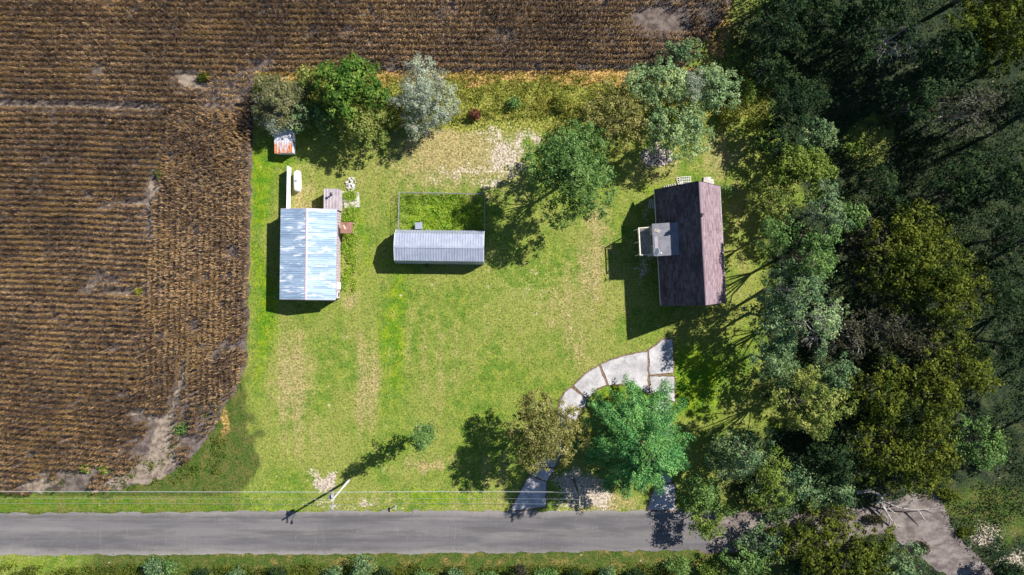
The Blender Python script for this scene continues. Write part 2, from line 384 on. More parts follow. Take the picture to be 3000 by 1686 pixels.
# ------------------------------------------------------------------ foliage builders
def rot_frames(nrm, rng):
    n = nrm/np.linalg.norm(nrm, axis=1, keepdims=True)
    r = rng.normal(size=n.shape); a = np.cross(n, r); a /= np.linalg.norm(a, axis=1, keepdims=True) + 1e-9
    return a, np.cross(n, a)
def leaf_quads(c, nrm, size, rng, aspect=.7):
    a, b = rot_frames(nrm, rng); s = (size*(.6+.8*rng.random(len(c))))[:, None]
    a = a*s*.5; b = b*s*.5*aspect
    k = (nrm/np.linalg.norm(nrm, axis=1, keepdims=True))*s*.12
    return np.stack([c-a+k*0, c-b-k, c+a, c+b+k], 1).reshape(-1, 3)

def limb_tree(rng, h, lobes, trunk_r, twigs=0, twig_len=1.0, lean=(0,0), clumps=None):
    """trunk and limbs reaching into each lobe (local coordinates)"""
    m = MB(); fork = h*rng.uniform(.22, .35); fp = Vector((lean[0]*.3, lean[1]*.3, fork))
    m.tube([(0,0,-.1), (lean[0]*.1, lean[1]*.1, fork*.5), fp], [trunk_r*1.25, trunk_r, trunk_r*.85], 7)
    for (lx, ly, lz, lr) in lobes:
        e = Vector((lx, ly, lz)); mid = fp.lerp(e, .5) + Vector((rng.normal()*.3, rng.normal()*.3, rng.normal()*.2 + .3))
        r0 = trunk_r*rng.uniform(.4, .6); m.tube([fp, mid, e], [r0, r0*.6, r0*.25], 5, False)
        for k in range(4):
            s = mid.lerp(e, rng.uniform(0, .9)); d = Vector(rng.normal(size=3)); d.z = abs(d.z)*.7
            m.tube([s, s+d.normalized()*lr*rng.uniform(.5,.95)], [r0*.3, r0*.08], 4, False)
    if twigs and clumps is not None:
        idx = rng.choice(len(clumps), min(twigs, len(clumps)), replace=False)
        cs = np.array([(l[0], l[1], l[2]-l[3]*.4) for l in lobes])
        for i in idx:
            c = Vector(clumps[i]); j = int(np.argmin(((cs-clumps[i])**2).sum(1))); s = Vector(cs[j]).lerp(c, rng.uniform(.0,.5))
            o = (c-s)*rng.uniform(.2,.5)*twig_len
            md = s.lerp(c, .55) + Vector(rng.normal(size=3))*.15
            m.tube([s, md, c+o*.3], [.035, .02, .010], 3, False)
            d = (c - md)
            for q in range(2):
                e = md + d*rng.uniform(.6,1.1) + Vector(rng.normal(size=3))*.35
                m.tube([md, e], [.016, .008], 3, False)
    return m

def make_tree(u, v, rpx, h, leaf, label, name='broadleaf_tree', cat='tree', group=None, ry=None, dens=1.0, lobes_n=7, leaf_size=.26,
              bark=None, twigs=0, clump_r=.75, seed=0, cbase=.30, flat=.75, fill=1.0, spiky=0.0):
    rng = np.random.default_rng(seed*7919 + int(u)*31 + int(v)*17)
    hc = h*(cbase + 1)/2
    x, y, _ = W(u, v, hc); f = K*(1-hc/H)*1.1
    rx = rpx*f; ryy = (ry or rpx)*f
    t = thing(name, label, cat, (x, y, 0), 0, group)
    # lobes
    lob = []; rz = h*(1-cbase)/2
    mean = math.sqrt(rx*ryy); k0 = rng.uniform(0, 6.28)
    n_out = lobes_n
    for i in range(n_out):
        a = k0 + i*2*math.pi/n_out + rng.normal()*.22; q = rng.uniform(.50, .74)
        lr = mean*rng.uniform(.30, .46)
        lob.append((math.cos(a)*rx*q, math.sin(a)*ryy*q, hc + rz*rng.uniform(-.35, .35)*1.0, lr))
    for i in range(max(2, lobes_n//2)):
        a = rng.uniform(0, 6.28); q = rng.uniform(0, .36)
        lob.append((math.cos(a)*rx*q, math.sin(a)*ryy*q, hc + rz*rng.uniform(.3, .68), mean*rng.uniform(.34, .5)))
    # clumps on lobe shells
    C = []; Nn = []
    for (lx, ly, lz, lr) in lob:
        nc = max(8, int(lr*lr*8.5*dens*fill/(clump_r/.75)**2))
        d = rng.normal(size=(nc, 3)); d[:, 2] = d[:, 2]*.9 + .35; d /= np.linalg.norm(d, axis=1, keepdims=True)
        rr = lr*(1 - .45*rng.random(nc)**2.2)*(1+spiky*rng.normal(size=nc)*.3)
        p = np.array([lx, ly, lz]) + d*rr[:, None]*np.array([1, 1, flat])
        C.append(p); Nn.append(d)
    C = np.concatenate(C); Nn = np.concatenate(Nn); C[:, 2] = np.clip(C[:, 2], h*cbase*.6, h*1.02)
    per = max(8, int(30*dens**.4*(.26/leaf_size)**1.6*(clump_r/.75)**1.5))
    sz = rng.uniform(.55, 1.3, len(C))
    cc = np.repeat(C, per, 0); nn = np.repeat(Nn, per, 0); ss = np.repeat(sz, per)
    g = rng.normal(size=cc.shape); g /= np.linalg.norm(g, axis=1, keepdims=True); gn = g.copy(); g = g*(rng.random(len(g))**.45)[:, None]*np.array([.80, .80, .55])*clump_r*ss[:, None]
    cc = cc + g; nn = nn*.55 + rng.normal(size=nn.shape)*.45 + np.array([0, 0, .35]) + gn*.9
    q = leaf_quads(cc, nn, np.full(len(cc), leaf_size), rng)
    cl = np.repeat(np.repeat(rng.random(len(C)), per), 4); rn = np.repeat(rng.random(len(cc)), 4)
    limb_tree(rng, h, lob, max(.08, h*.0135), twigs, 1, (lob[0][0]*.2, lob[0][1]*.2), C).build('trunk', bark or BARK, t)
    np_mesh('crown', q, 4, LEAF[leaf], {'rnd': rn, 'clump': cl}, t)
    return t

def make_bush(u, v, rpx, h, leaf, label, name='shrub', cat='shrub', group=None, ry=None, dens=1.0, leaf_size=.2, seed=0):
    rng = np.random.default_rng(seed*977 + int(u)*13 + int(v)*7)
    x, y, _ = W(u, v, h*.5); f = K*(1-h*.5/H); rx = rpx*f; ryy = (ry or rpx)*f
    t = thing(name, label, cat, (x, y, 0), 0, group)
    nl = rng.integers(4, 8); C = []
    for i in range(nl):
        a = rng.uniform(0, 6.28); q = rng.uniform(.1, .65) if i else 0; lr = rng.uniform(.35, .6)
        c0 = np.array([math.cos(a)*rx*q, math.sin(a)*ryy*q, h*rng.uniform(.35, .6)])
        nc = int(10 + rx*ryy*7*dens); d = rng.normal(size=(nc, 3)); d[:, 2] += .4; d /= np.linalg.norm(d, axis=1, keepdims=True)
        C.append(c0 + d*np.array([rx*lr, ryy*lr, h*.45])*(1-.4*rng.random((nc, 1))**2))
    C = np.concatenate(C); C[:, 2] = np.clip(C[:, 2], .08, h)
    per = 9; cc = np.repeat(C, per, 0) + rng.normal(size=(len(C)*per, 3))*.2; cc[:, 2] = np.maximum(cc[:, 2], .05)
    nn = rng.normal(size=cc.shape)*.8 + np.array([0, 0, .7])
    q = leaf_quads(cc, nn, np.full(len(cc), leaf_size), rng)
    cl = np.repeat(np.repeat(rng.random(len(C)), per), 4); rn = np.repeat(rng.random(len(cc)), 4)
    m = MB()
    for i in range(6):
        c = C[rng.integers(len(C))]; m.tube([(0,0,-.05), Vector(c)*.5 + Vector((0,0,.2)), c], [.05,.03,.012], 4, False)
    m.build('stems', BARK, t)
    np_mesh('foliage', q, 4, LEAF[leaf], {'rnd': rn, 'clump': cl}, t)
    return t

def make_spruce(x, y, h, R, label, leaf='spruce'):
    rng = np.random.default_rng(5)
    t = thing('spruce_tree', label, 'tree', (x, y, 0))
    m = MB(); m.tube([(0,0,-.1),(0,0,h*.5),(.1,0,h*.98)], [.3,.2,.03], 8)
    P = []; Nn = []; CL = []
    nw = 13; br_ = []
    for w_ in range(nw):
        zf = (w_+.3)/nw; nbr = max(5, int(9*(1-zf*.4)))
        for k in range(nbr): br_.append((zf + rng.normal()*.012, w_*1.3 + k*2*math.pi/nbr + rng.normal()*.13))
    for (zf, a) in br_:
        zf = min(max(zf, 0), .985); z = 2.2 + (h-2.4)*zf
        L = R*(1-zf)**.38*rng.uniform(.66, 1.10) + .25
        d = np.array([math.cos(a), math.sin(a), 0]); sd_ = np.array([-d[1], d[0], 0])
        n = max(6, int(L*4.5)); s = np.linspace(.15, 1, n)
        spine = d*(s*L)[:, None] + np.array([0,0,z]); spine[:, 2] += -(s**1.8)*L*.30 + s*L*.12 + np.where(s > .8, (s-.8)*.8, 0)
        spine += sd_*((s**2)*rng.normal()*.5)[:, None]
        m.tube([spine[0]*np.array([0,0,1]), spine[n//2], spine[-1]], [.05,.035,.012], 3, False)
        cl = rng.random()
        for sk in np.arange(.34, 1.02, .62/max(L, .9)):
            c0 = np.array([np.interp(sk, s, spine[:, q_]) for q_ in range(3)])
            for (off, rr_) in ((0, .46), (1, .36), (-1, .36)):
                if off and rng.random() < .25: continue
                cc_ = c0 + sd_*off*rng.uniform(.35, .7)*(1.25-.5*sk) - d*(.25 if off else 0) + np.array([0,0,-.12*abs(off)])
                rad = rr_*rng.uniform(.75, 1.2); nn_ = 62
                g_ = rng.normal(size=(nn_, 3)); g_ /= np.linalg.norm(g_, axis=1, keepdims=True)
                el = g_*(rng.random(nn_)**.3)[:, None]*rad; el = el + d*(el @ d)[:, None]*.55; el[:, 2] *= .7
                P.append(cc_ + el); CL.append(np.full(nn_, cl*.5 + .5*rng.random())); Nn.append(g_*1.0 + rng.normal(size=g_.shape)*.35 + np.array([0,0,.35]) + d*.2)
    P = np.concatenate(P); Nn = np.concatenate(Nn); CL = np.concatenate(CL)
    q = leaf_quads(P, Nn, np.full(len(P), .21), rng, .5)
    m.build('trunk', BARK, t)
    np_mesh('crown', q, 4, LEAF[leaf], {'rnd': np.repeat(rng.random(len(P)), 4), 'clump': np.repeat(CL, 4)}, t)
    return t

def bare_tree(x, y, h, R, label, name='bare_tree', mat=None, seed=3, n=9, thin=1.0, spread=1.0, depth=4, lean=(0,0)):
    rng = np.random.default_rng(seed); t = thing(name, label, 'tree', (x, y, 0)); tr = MB(); br = MB()
    top = Vector((lean[0]*.4, lean[1]*.4, h*.45)); tr.tube([(0,0,-.1), top*.5, top], [.22*thin,.18*thin,.15*thin], 7)
    def grow(p, d, L, r, lv):
        q = p + d*L*.5 + Vector(rng.normal(size=3))*L*.07; e = q + (d + Vector(rng.normal(size=3))*.18).normalized()*L*.5
        br.tube([p, q, e], [r, r*.75, r*.5], 4 if lv > 1 else 3, False)
        if lv == 0: return
        for k in range(3):
            s = q if k == 0 else e; nd = (d + Vector(rng.normal(size=3))*.55).normalized()
            grow(s, nd, L*rng.uniform(.55,.8), r*.55, lv-1)
    for i in range(n):
        a = i*2*math.pi/n + rng.normal()*.2; d = Vector((math.cos(a)*spread + lean[0]*.1, math.sin(a)*spread + lean[1]*.1, rng.uniform(.5, 1.2))).normalized()
        grow(top*rng.uniform(.7, 1), d, R*.5, .10*thin, depth-1)
    tr.build('trunk', mat or BARK_GREY, t); br.build('branches', mat or BARK_GREY, t)
    return t

def scatter(name, pts, hgt, size, leaf_or_mat, label, cat, seed, per=5, spread=.25, atts=None, kind='stuff', up=.5):
    """low plants: small leaf faces round many points, one object nobody could count"""
    rng = np.random.default_rng(seed); n = len(pts)
    c = np.repeat(pts, per, 0); hh = np.repeat(np.broadcast_to(hgt, (n,)), per)
    p = np.stack([c[:,0]+rng.normal(size=len(c))*spread, c[:,1]+rng.normal(size=len(c))*spread, hh*(.15+.85*rng.random(len(c)))], 1)
    nn = rng.normal(size=p.shape)*.8 + np.array([0,0,up])
    q = leaf_quads(p, nn, np.full(len(p), size), rng, .55)
    if atts is None: A = {'rnd': np.repeat(rng.random(len(p)), 4), 'clump': np.repeat(np.repeat(rng.random(n), per), 4)}
    else: A = {k: np.repeat(np.repeat(a, per), 4) for k, a in atts.items()}
    o = np_mesh(name, q, 4, leaf_or_mat, A)
    return tag(o, label, cat, None, kind)

# ------------------------------------------------------------------ corn field
def build_corn():
    rng = np.random.default_rng(11)
    def blade_set(px, py, ang, name, label):
        n = len(px); nl = 7
        hp = rng.uniform(1.45, 2.05, n)*(.85+.3*fbm(px, py, 5, 77))
        base = np.stack([px, py], 1)
        idx = np.repeat(np.arange(n), nl); k = np.tile(np.arange(nl), n)
        th = np.repeat(ang + rng.normal(size=n)*.5, nl) + np.where(k % 2, math.pi, 0) + rng.normal(size=n*nl)*.55
        z0 = hp[idx]*(.35 + .62*k/(nl-1)); L = rng.uniform(.22, .44, n*nl)*(1-.25*k/(nl-1)); wd = rng.uniform(.032, .060, n*nl)
        d = np.stack([np.cos(th), np.sin(th)], 1); s = np.stack([-d[:,1], d[:,0]], 1)
        p0 = base[idx]; rise = rng.uniform(-.05, .22, n*nl); fall = rng.uniform(.1, .5, n*nl)
        def P(t, w, z): return np.concatenate([p0 + d*(L*t)[:,None] + s*w[:,None], z[:,None]], 1)
        z1 = z0 + rise; z2 = z1 - fall
        q1 = np.stack([P(0*L, -wd*.5, z0), P(0*L, wd*.5, z0), P(.5+0*L, wd, z1), P(.5+0*L, -wd, z1)], 1)
        q2 = np.stack([P(.5+0*L, -wd, z1), P(.5+0*L, wd, z1), P(1+0*L, wd*.3, z2), P(1+0*L, -wd*.3, z2)], 1)
        # stalk and tassel: a narrow upright blade
        r = .022; a2 = rng.uniform(0, 3.14, n); e = np.stack([np.cos(a2)*r, np.sin(a2)*r], 1)
        zz = np.zeros(n)
        st = np.stack([np.concatenate([base-e, zz[:,None]], 1), np.concatenate([base+e, zz[:,None]], 1),
                       np.concatenate([base+e*.6, hp[:,None]], 1), np.concatenate([base-e*.6, hp[:,None]], 1)], 1)
        V = np.concatenate([q1.reshape(-1,3), q2.reshape(-1,3), st.reshape(-1,3)])
        big = fbm(px, py, 9, 51); rl = rng.random(n*nl)*.75 + .25*(k/(nl-1)); cl = np.clip(rng.random(n)*.7 + (big-.35)*.9, 0, 1)
        A = {'rnd': np.concatenate([np.repeat(rl,4), np.repeat(rl,4), np.full(4*n,.3)]), 'clump': np.concatenate([np.repeat(cl[idx],4), np.repeat(cl[idx],4), np.repeat(cl,4)])}
        tag(np_mesh(name, V, 4, CORN, A), label, 'corn', None, 'stuff')
    # headland boundary (photograph pixels)
    def head_x(v): return np.interp(v, [300,320,560,850,1000,1180,1300], [3000,505,470,435,418,410,3000])
    def keep(u, v):
        k = inpoly(u, v, FIELD)
        for p in BARE_FIELD: k &= ~inpoly(u, v, p)
        x, y = W(u, v)[0], W(u, v)[1]
        n = fbm(x, y, 1.6, 41); k &= n > .27
        k &= ~(np.hypot((u-1940)/95, (v-60)/55) < .85 + (n-.5))        # weak stand by the trees
        k &= ~((u > 2030) & (n < .45))
        k &= ~((v > 1370) & (u > 130) & (n < .62)); k &= ~((v > 1180) & (u > 395) & (u < 600) & (n < .47) )
        return k
    # rows that run across
    us = []; vs = []
    rows = np.arange(-260, 1470, 16.3)
    for r in rows:
        slope = np.interp(r, [0, 700, 1300], [.012, .03, .075])
        u = np.arange(-330, 2200, 4.1); u = u + rng.normal(size=len(u))*1.2
        v = r + slope*(u-250) + rng.normal(size=len(u))*1.3 + (fbm(u*.01, np.full(len(u), r*.01), 1.2, 9)-.5)*8
        ok = (u < head_x(v)) & keep(u, v) & ~((v > 205) & (u > 600) & (u < 745) & (rng.random(len(u)) < .5))
        us.append(u[ok]); vs.append(v[ok])
    u = np.concatenate(us); v = np.concatenate(vs); x, y, _ = W(u, v)
    blade_set(x, y, math.radians(80), 'corn_rows', 'rows of dry brown standing corn running across the field')
    # headland rows that run up and down along the lot
    us = []; vs = []
    for r in np.arange(400, 760, 16.3):
        v = np.arange(300, 1420, 4.4); v = v + rng.normal(size=len(v))*1.5
        dis = np.interp(v, [300, 600, 760], [7, 2.6, 1.4])
        u = r + (843-v)*.012 + rng.normal(size=len(v))*dis
        ok = (u > head_x(v)) & keep(u, v)
        us.append(u[ok]); vs.append(v[ok])
    u = np.concatenate(us); v = np.concatenate(vs); x, y, _ = W(u, v)
    blade_set(x, y, 0.2, 'corn_headland', 'dry brown corn of the headland rows beside the lawn')
build_corn()

# ------------------------------------------------------------------ grass and weeds
def build_grass():
    rng = np.random.default_rng(3)
    def free(x, y):
        u = x/K+1500; v = 843-y/K
        k = ~inpoly(u, v, FIELD) & ~inpoly(u, v, ROAD) & ~inpoly(u, v, DIRT)
        for (a, b, c, d) in ((-31.2,-23.2,-1.8,10.6),(-15.9,-3.6,3,8),(19.4,28.4,-2.5,13.4)):
            k &= ~((x > a) & (x < b) & (y > c) & (y < d))
        for s in SLABS: k &= ~inpoly(x, y, s)
        return k
    n = 90000; x = rng.uniform(-75, 75, n); y = rng.uniform(-42, 40, n); ok = free(x, y)
    x = x[ok]; y = y[ok]; m = masks(x, y); ok = (m['bare'] < .45) | (rng.random(len(x)) < .25)
    x = x[ok]; y = y[ok]; m = {k: a[ok] for k, a in m.items()}
    h = .07 + .10*fbm(x, y, 3, 61) + .16*m['weed'] + .12*np.clip(m['verge'],0,1) + .25*np.clip(m['straw'],0,1)
    scatter('grass', np.stack([x, y], 1), h, .13, GROUND, 'mown green lawn grass with dry blades', 'grass', 5, per=2, spread=.12, atts=m, up=1.2)
    # weeds
    def area(n, box, cond, sd_):
        r = np.random.default_rng(sd_); u = r.uniform(box[0], box[1], n); v = r.uniform(box[2], box[3], n); ok = cond(u, v)
        u = u[ok]; v = v[ok]; x, y, _ = W(u, v); return np.stack([x, y], 1)
    p = area(6500, (750,2260,222,385), lambda u, v: (fbm(u, v, 26, 5) > .40) & ~((v > 350) & (fbm(u, v, 60, 8) > .55)), 1)
    scatter('weed_strip', p, .15+1.0*fbm(p[:,0], p[:,1], 2.2, 8)**2*1.6, .21, LEAF['weed'], 'tall yellow green weeds along the top edge of the lot', 'weeds', 8, 8, .24)
    p = area(2000, (1172,1416,572,672), lambda u, v: fbm(u, v, 14, 5) > .44, 2)
    scatter('pen_weeds', p, .25+.5*fbm(p[:,0], p[:,1], 1.4, 8), .17, LEAF['penweed'], 'bright green weeds filling the fenced pen', 'weeds', 9, 7, .2)
    p = area(1500, (1004,1044,560,850), lambda u, v: fbm(u, v, 18, 5) > .52, 3)
    scatter('wall_weeds', p, .2+.5*fbm(p[:,0], p[:,1], 1.4, 8), .17, LEAF['penweed'], 'green weeds along the east wall of the white roofed barn', 'weeds', 10, 7, .16)
    p = area(1800, (130,660,1180,1440), lambda u, v: (fbm(u, v, 30, 15) > .54) & ~((v < 1350) & (u < 480)) & ~inpoly(u, v, [(380,1200),(520,1200),(500,1300),(440,1330)]), 4)
    scatter('field_edge_weeds', p, .2+.5*fbm(p[:,0], p[:,1], 1.4, 8), .2, LEAF['ochre'], 'ragged weeds at the lower corner of the corn field', 'weeds', 11, 7, .22)
    p = area(5000, (0,2000,1640,1700), lambda u, v: (fbm(u, v, 30, 25) > .42) & (v > 1678 - 40*fbm(u, v, 60, 4)), 5)
    scatter('roadside_brush', p, .3+.9*fbm(p[:,0], p[:,1], 2, 8), .2, LEAF['ochre'], 'brown green brush along the bottom verge of the road', 'weeds', 12, 7, .24)
    p = area(17000, (2080,3060,-10,1690), lambda u, v: (fbm(u, v, 50, 35) > .42) & ((u > 2290 + 120*(fbm(u, v, 70, 6)-.5)) | (v < 330) | (v > 1300)) & ~inpoly(u, v, DIRT) & ~((u < 2140) & (v > 330)) & ~inpoly(u, v, ROAD), 6)
    scatter('undergrowth', p, .3+1.2*fbm(p[:,0], p[:,1], 3, 8), .26, LEAF['forest'], 'dark undergrowth on the floor of the wood', 'undergrowth', 13, 7, .34)

# ------------------------------------------------------------------ driveway slabs
def q5(x, y): return (x/2.4133+1500, y/2.4133+960)
SL5 = [
 [(968,160),(1025,125),(1060,88),(1135,82),(1138,318),(975,332)],
 [(975,345),(1145,349),(1152,525),(1090,500),(1040,455),(977,468)],
 [(627,262),(710,228),(800,200),(880,182),(955,172),(962,470),(900,430),(850,408),(780,396),(720,400),(685,408)],
 [(440,408),(520,330),(612,272),(665,405),(600,430),(545,490),(520,492)],
 [(328,604),(345,520),(380,455),(420,428),(520,508),(525,540),(470,600),(450,656)],
 [(322,620),(448,668),(370,850),(300,985),(155,980),(230,800)],
 [(146,992),(296,1000),(246,1082),(128,1038)],
 [(122,1052),(240,1094),(235,1262),(60,1290),(-10,1290)],
 [(985,484),(1130,540),(1125,1096),(1020,1090)],
 [(1018,1104),(1150,1110),(1154,1290),(955,1290)],
]
SLABS = [[W(*q5(*p))[:2] for p in s] for s in SL5]
def mat_concrete():
    t = NT('concrete')
    c = t.mix(t.ramp(t.noise(.5, 6, .65), .35, .65), (.27,.26,.27), (.42,.405,.41))
    c = t.mix(t.math('MULTIPLY', t.ramp(t.noise(1.6, 6, .7), .52, .72), .5), c, (.27,.25,.25))
    d = t.math('ABSOLUTE', t.math('SUBTRACT', t.noise(.42, 3, .55), .5))
    c = t.mix(t.math('MULTIPLY', t.math('SUBTRACT', 1, t.ramp(d, 0, .007)), .7), c, (.14,.12,.10))
    f = t.noise(9, 3, .7); c = t.mix(.4, c, t.mix(f, (.2,.2,.2), (.85,.85,.85)), 'OVERLAY'); t.bump(f, .3, .02)
    return t.done(c, .85, 0, .25)
CONC = mat_concrete()
EDGE = mat_mottled('reddish_edging_soil', (.09,.055,.035), (.19,.13,.095), 2.5, .95, .3)
dw = bpy.data.objects.new('driveway', None); COL.objects.link(dw); dw['kind'] = 'structure'
for i, s in enumerate(SLABS):
    pts = []
    for a, b in zip(s, s[1:]+s[:1]):
        a = Vector(a); b = Vector(b); m = max(1, int((b-a).length/.4)); rr = np.random.default_rng(i*9+len(pts))
        for k in range(m):
            p = a.lerp(b, k/m); w = (0 if k == 0 else rr.normal()*.035); pts.append((p.x+w, p.y+w))
    area = sum(pts[k][0]*pts[(k+1)%len(pts)][1]-pts[(k+1)%len(pts)][0]*pts[k][1] for k in range(len(pts)))
    if area < 0: pts = pts[::-1]
    cxx = sum(p[0] for p in pts)/len(pts); cyy = sum(p[1] for p in pts)/len(pts)
    big = [(p[0]+(p[0]-cxx)/max(.1, math.hypot(p[0]-cxx, p[1]-cyy))*.24, p[1]+(p[1]-cyy)/max(.1, math.hypot(p[0]-cxx, p[1]-cyy))*.24) for p in pts]
    MB().prism(big, -.1, .012 + .0035*i).build('edging_soil', EDGE, dw)
    MB().prism(pts, -.1, .06 + .008*(i % 3)).build('concrete_slab', CONC, dw)
# loose slab pad beside the barn, and its rubble
pad = [(861,482),(903,484),(904,500),(906,522),(866,524)]
pad = [W(a*1.1646, b*1.1646)[:2] for a, b in pad][::-1]
PADM = mat_mottled('rough_concrete', (.30,.27,.25), (.50,.46,.44), 1.5, .9, .5)
tag(MB().prism(pad, -.1, .07).build('concrete_pad', PADM), 'rough grey concrete pad beside the brown roofed annex', 'pad')
build_grass()

# ------------------------------------------------------------------ building materials
def mat_barnroof():
    t = NT('worn_white_metal_roof')
    a = t.noise(.8, 5, .65, (.38,1.5,1)); b = t.noise(1.6, 5, .7, (.3,3.2,1))
    f = t.ramp(t.math('ADD', t.math('MULTIPLY', a, .6), t.math('MULTIPLY', b, .4)), .525, .59)
    blue = t.mix(t.ramp(t.noise(.9, 4, .6, (.2,3,1)), .4, .6), (.21,.29,.39), (.32,.41,.52))
    c = t.mix(f, blue, (.64,.67,.71))
    return t.done(c, t.math('ADD', .35, t.math('MULTIPLY', f, .2)), .15, .5)
BARNROOF = mat_barnroof()
PENSTEEL = mat_mottled('dull_steel', (.20,.21,.22), (.32,.33,.33), 3, .5, .05, .4, .4)
LATT = mat_mottled('dull_white_plastic', (.42,.42,.40), (.56,.56,.54), 3, .6, .05)
GREYROOF = mat_mottled('pale_grey_metal_roof', (.25,.275,.35), (.31,.335,.41), 1.0, .45, .1, .2, .5)
PINK = mat_mottled('faded_mauve_metal', (.38,.31,.36), (.46,.38,.42), 1.2, .5, .1, .1, .4)
BROWNROOF = mat_mottled('faded_brown_metal', (.26,.22,.24), (.34,.29,.31), 1.4, .5, .1, .1, .4)
RUSTBROWN = mat_mottled('red_brown_sheet', (.16,.075,.055), (.25,.13,.10), 1.4, .7, .2)
WHITE = mat_mottled('white_paint', (.70,.70,.72), (.80,.80,.80), 2.0, .45, .05)
WALLBLUE = mat_mottled('blue_grey_siding', (.20,.27,.33), (.28,.35,.42), 1.5, .6, .1)
GALV = mat_mottled('galvanised_steel', (.40,.42,.44), (.55,.57,.58), 3, .4, .05, .6, .5)
DARK = mat_mottled('dark_metal', (.03,.03,.035), (.06,.06,.065), 3, .5, .05, .3, .5)
GREYWOOD = mat_mottled('weathered_wood', (.20,.18,.16), (.36,.33,.30), 2.5, .85, .3)
PALEWOOD = mat_mottled('pale_timber', (.42,.40,.32), (.60,.57,.46), 2.5, .8, .3)
GLASS = NT('window_glass').done((.03,.04,.05), .08, 0, .6)
def mat_rust():
    t = NT('rusty_tin')
    f = t.ramp(t.noise(.9, 6, .7, (1,.45,1)), .40, .54)
    sep = t.n.new('ShaderNodeSeparateXYZ'); t.l.new(t.pos(), sep.inputs[0])
    g = t.math('MULTIPLY', f, t.ramp(sep.outputs[1], 19.9, 19.3))
    c = t.mix(g, (.46,.46,.50), t.mix(t.ramp(t.noise(3, 4, .7), .4, .6), (.34,.10,.035), (.50,.20,.09)))
    return t.done(c, .7, 0, .3)
RUST = mat_rust()
def mat_shingle(name, a, b, c3):
    t = NT(name)
    r = t.attr('rnd'); c = t.mix(r, a, b)
    c = t.mix(t.math('MULTIPLY', t.ramp(t.noise(.35, 5, .65, (1,.6,1)), .48, .62), .75), c, c3)
    f = t.noise(8, 3, .7, (3,.5,1)); c = t.mix(.4, c, t.mix(f, (.15,.15,.15), (.9,.9,.9)), 'OVERLAY')
    t.bump(f, .4, .02); return t.done(c, .85, 0, .25)
SHING_SHADE = mat_shingle('mauve_shingles_shaded', (.050,.038,.046), (.13,.10,.115), (.030,.025,.032))  # slope away from the sun: its shade is put into the darker colour
SHING_P = mat_shingle('mauve_shingles_lit', (.125,.085,.098), (.25,.185,.21), (.18,.14,.165))  # same roof's sunlit slope
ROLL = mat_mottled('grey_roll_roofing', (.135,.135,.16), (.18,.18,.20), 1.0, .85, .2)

def corrug_panel(name, p0, along, up, w, n_ribs, rib_h, mat, parent, t=.02, share=None):
    """one metal sheet: starts at p0, runs w along 'along' and up the vector 'up', with trapezoid ribs"""
    p0 = Vector(p0); along = Vector(along).normalized(); upv = Vector(up); nrm = along.cross(upv).normalized()
    if nrm.z < 0: nrm = -nrm
    prof = []
    pitch = w/n_ribs; rb = pitch*.22
    x = 0
    for k in range(n_ribs):
        c = (k+.12)*pitch
        prof += [(c-rb*.5 if k else 0, 0), (c, rib_h), (c+rb*.5, rib_h), (c+rb, 0)]
    prof.append((w-.004, 0))
    vs = []; m = len(prof)
    for e in (Vector((0,0,0)), upv):
        for (a, b) in prof: vs.append(p0 + e + along*a + nrm*b)
    for e in (Vector((0,0,0)), upv):
        for (a, b) in prof: vs.append(p0 + e + along*a + nrm*(b-t))
    fs = []
    for i in range(m-1):
        fs += [(i, i+1, m+i+1, m+i), (2*m+i, 3*m+i, 3*m+i+1, 2*m+i+1), (i, 2*m+i, 2*m+i+1, i+1), (m+i, m+i+1, 3*m+i+1, 3*m+i)]
    fs += [(0, m, 3*m, 2*m), (m-1, 3*m-1, 4*m-1, 2*m-1)]
    return MB().add(vs, fs).build(name, mat, parent)

def gable_body(L, hw, e, r, mat, parent, name='walls', base=0):
    """closed gable walls, length L along y"""
    pts = [(-hw, base), (hw, base), (hw, e), (0, r), (-hw, e)]
    vs = [(x, -L/2, z) for x, z in pts] + [(x, L/2, z) for x, z in pts]
    return MB().add(vs, [(0,1,2,3,4), (9,8,7,6,5)] + [((i+1)%5, i, i+5, (i+1)%5+5) for i in range(5)]).build(name, mat, parent)

# ------------------------------------------------------------------ barn (worn white metal roof)
barn = thing('metal_barn', 'long metal barn with patchy white and blue roof at the left', 'barn', (-27.25, 4.43, 0), math.radians(-.75))
L = 12.05; hw = 3.75; e = 3.15; r = 4.2
gable_body(L-.3, hw-.1, e-.09, r-.12, PINK, barn)
npan = 14; pw = L/npan
for i in range(npan):
    y0 = -L/2 + i*pw
    corrug_panel('roof_panel', (hw, y0, e), (0,1,0), (-hw+.02, 0, r-e), pw, 3, .035, BARNROOF, barn)
    corrug_panel('roof_panel', (-hw, y0, e), (0,1,0), (hw-.02, 0, r-e), pw, 3, .035, BARNROOF, barn)
rc = MB(); rc.slab([(-.17,-L/2-.02,r-.03),(0,-L/2-.02,r+.03),(0,L/2+.02,r+.03),(-.17,L/2+.02,r-.03)], .02); rc.slab([(0,-L/2-.02,r+.032),(.17,-L/2-.02,r-.028),(.17,L/2+.02,r-.028),(0,L/2+.02,r+.032)], .02)
rc.build('ridge_cap', PINK, barn)
for sy in (-1, 1):
    for sx in (-1, 1):
        MB().tube([(sx*hw, sy*(L/2+.02), e-.04), (0, sy*(L/2+.02), r-.04)], .05, 4).build('fascia', PINK, barn)
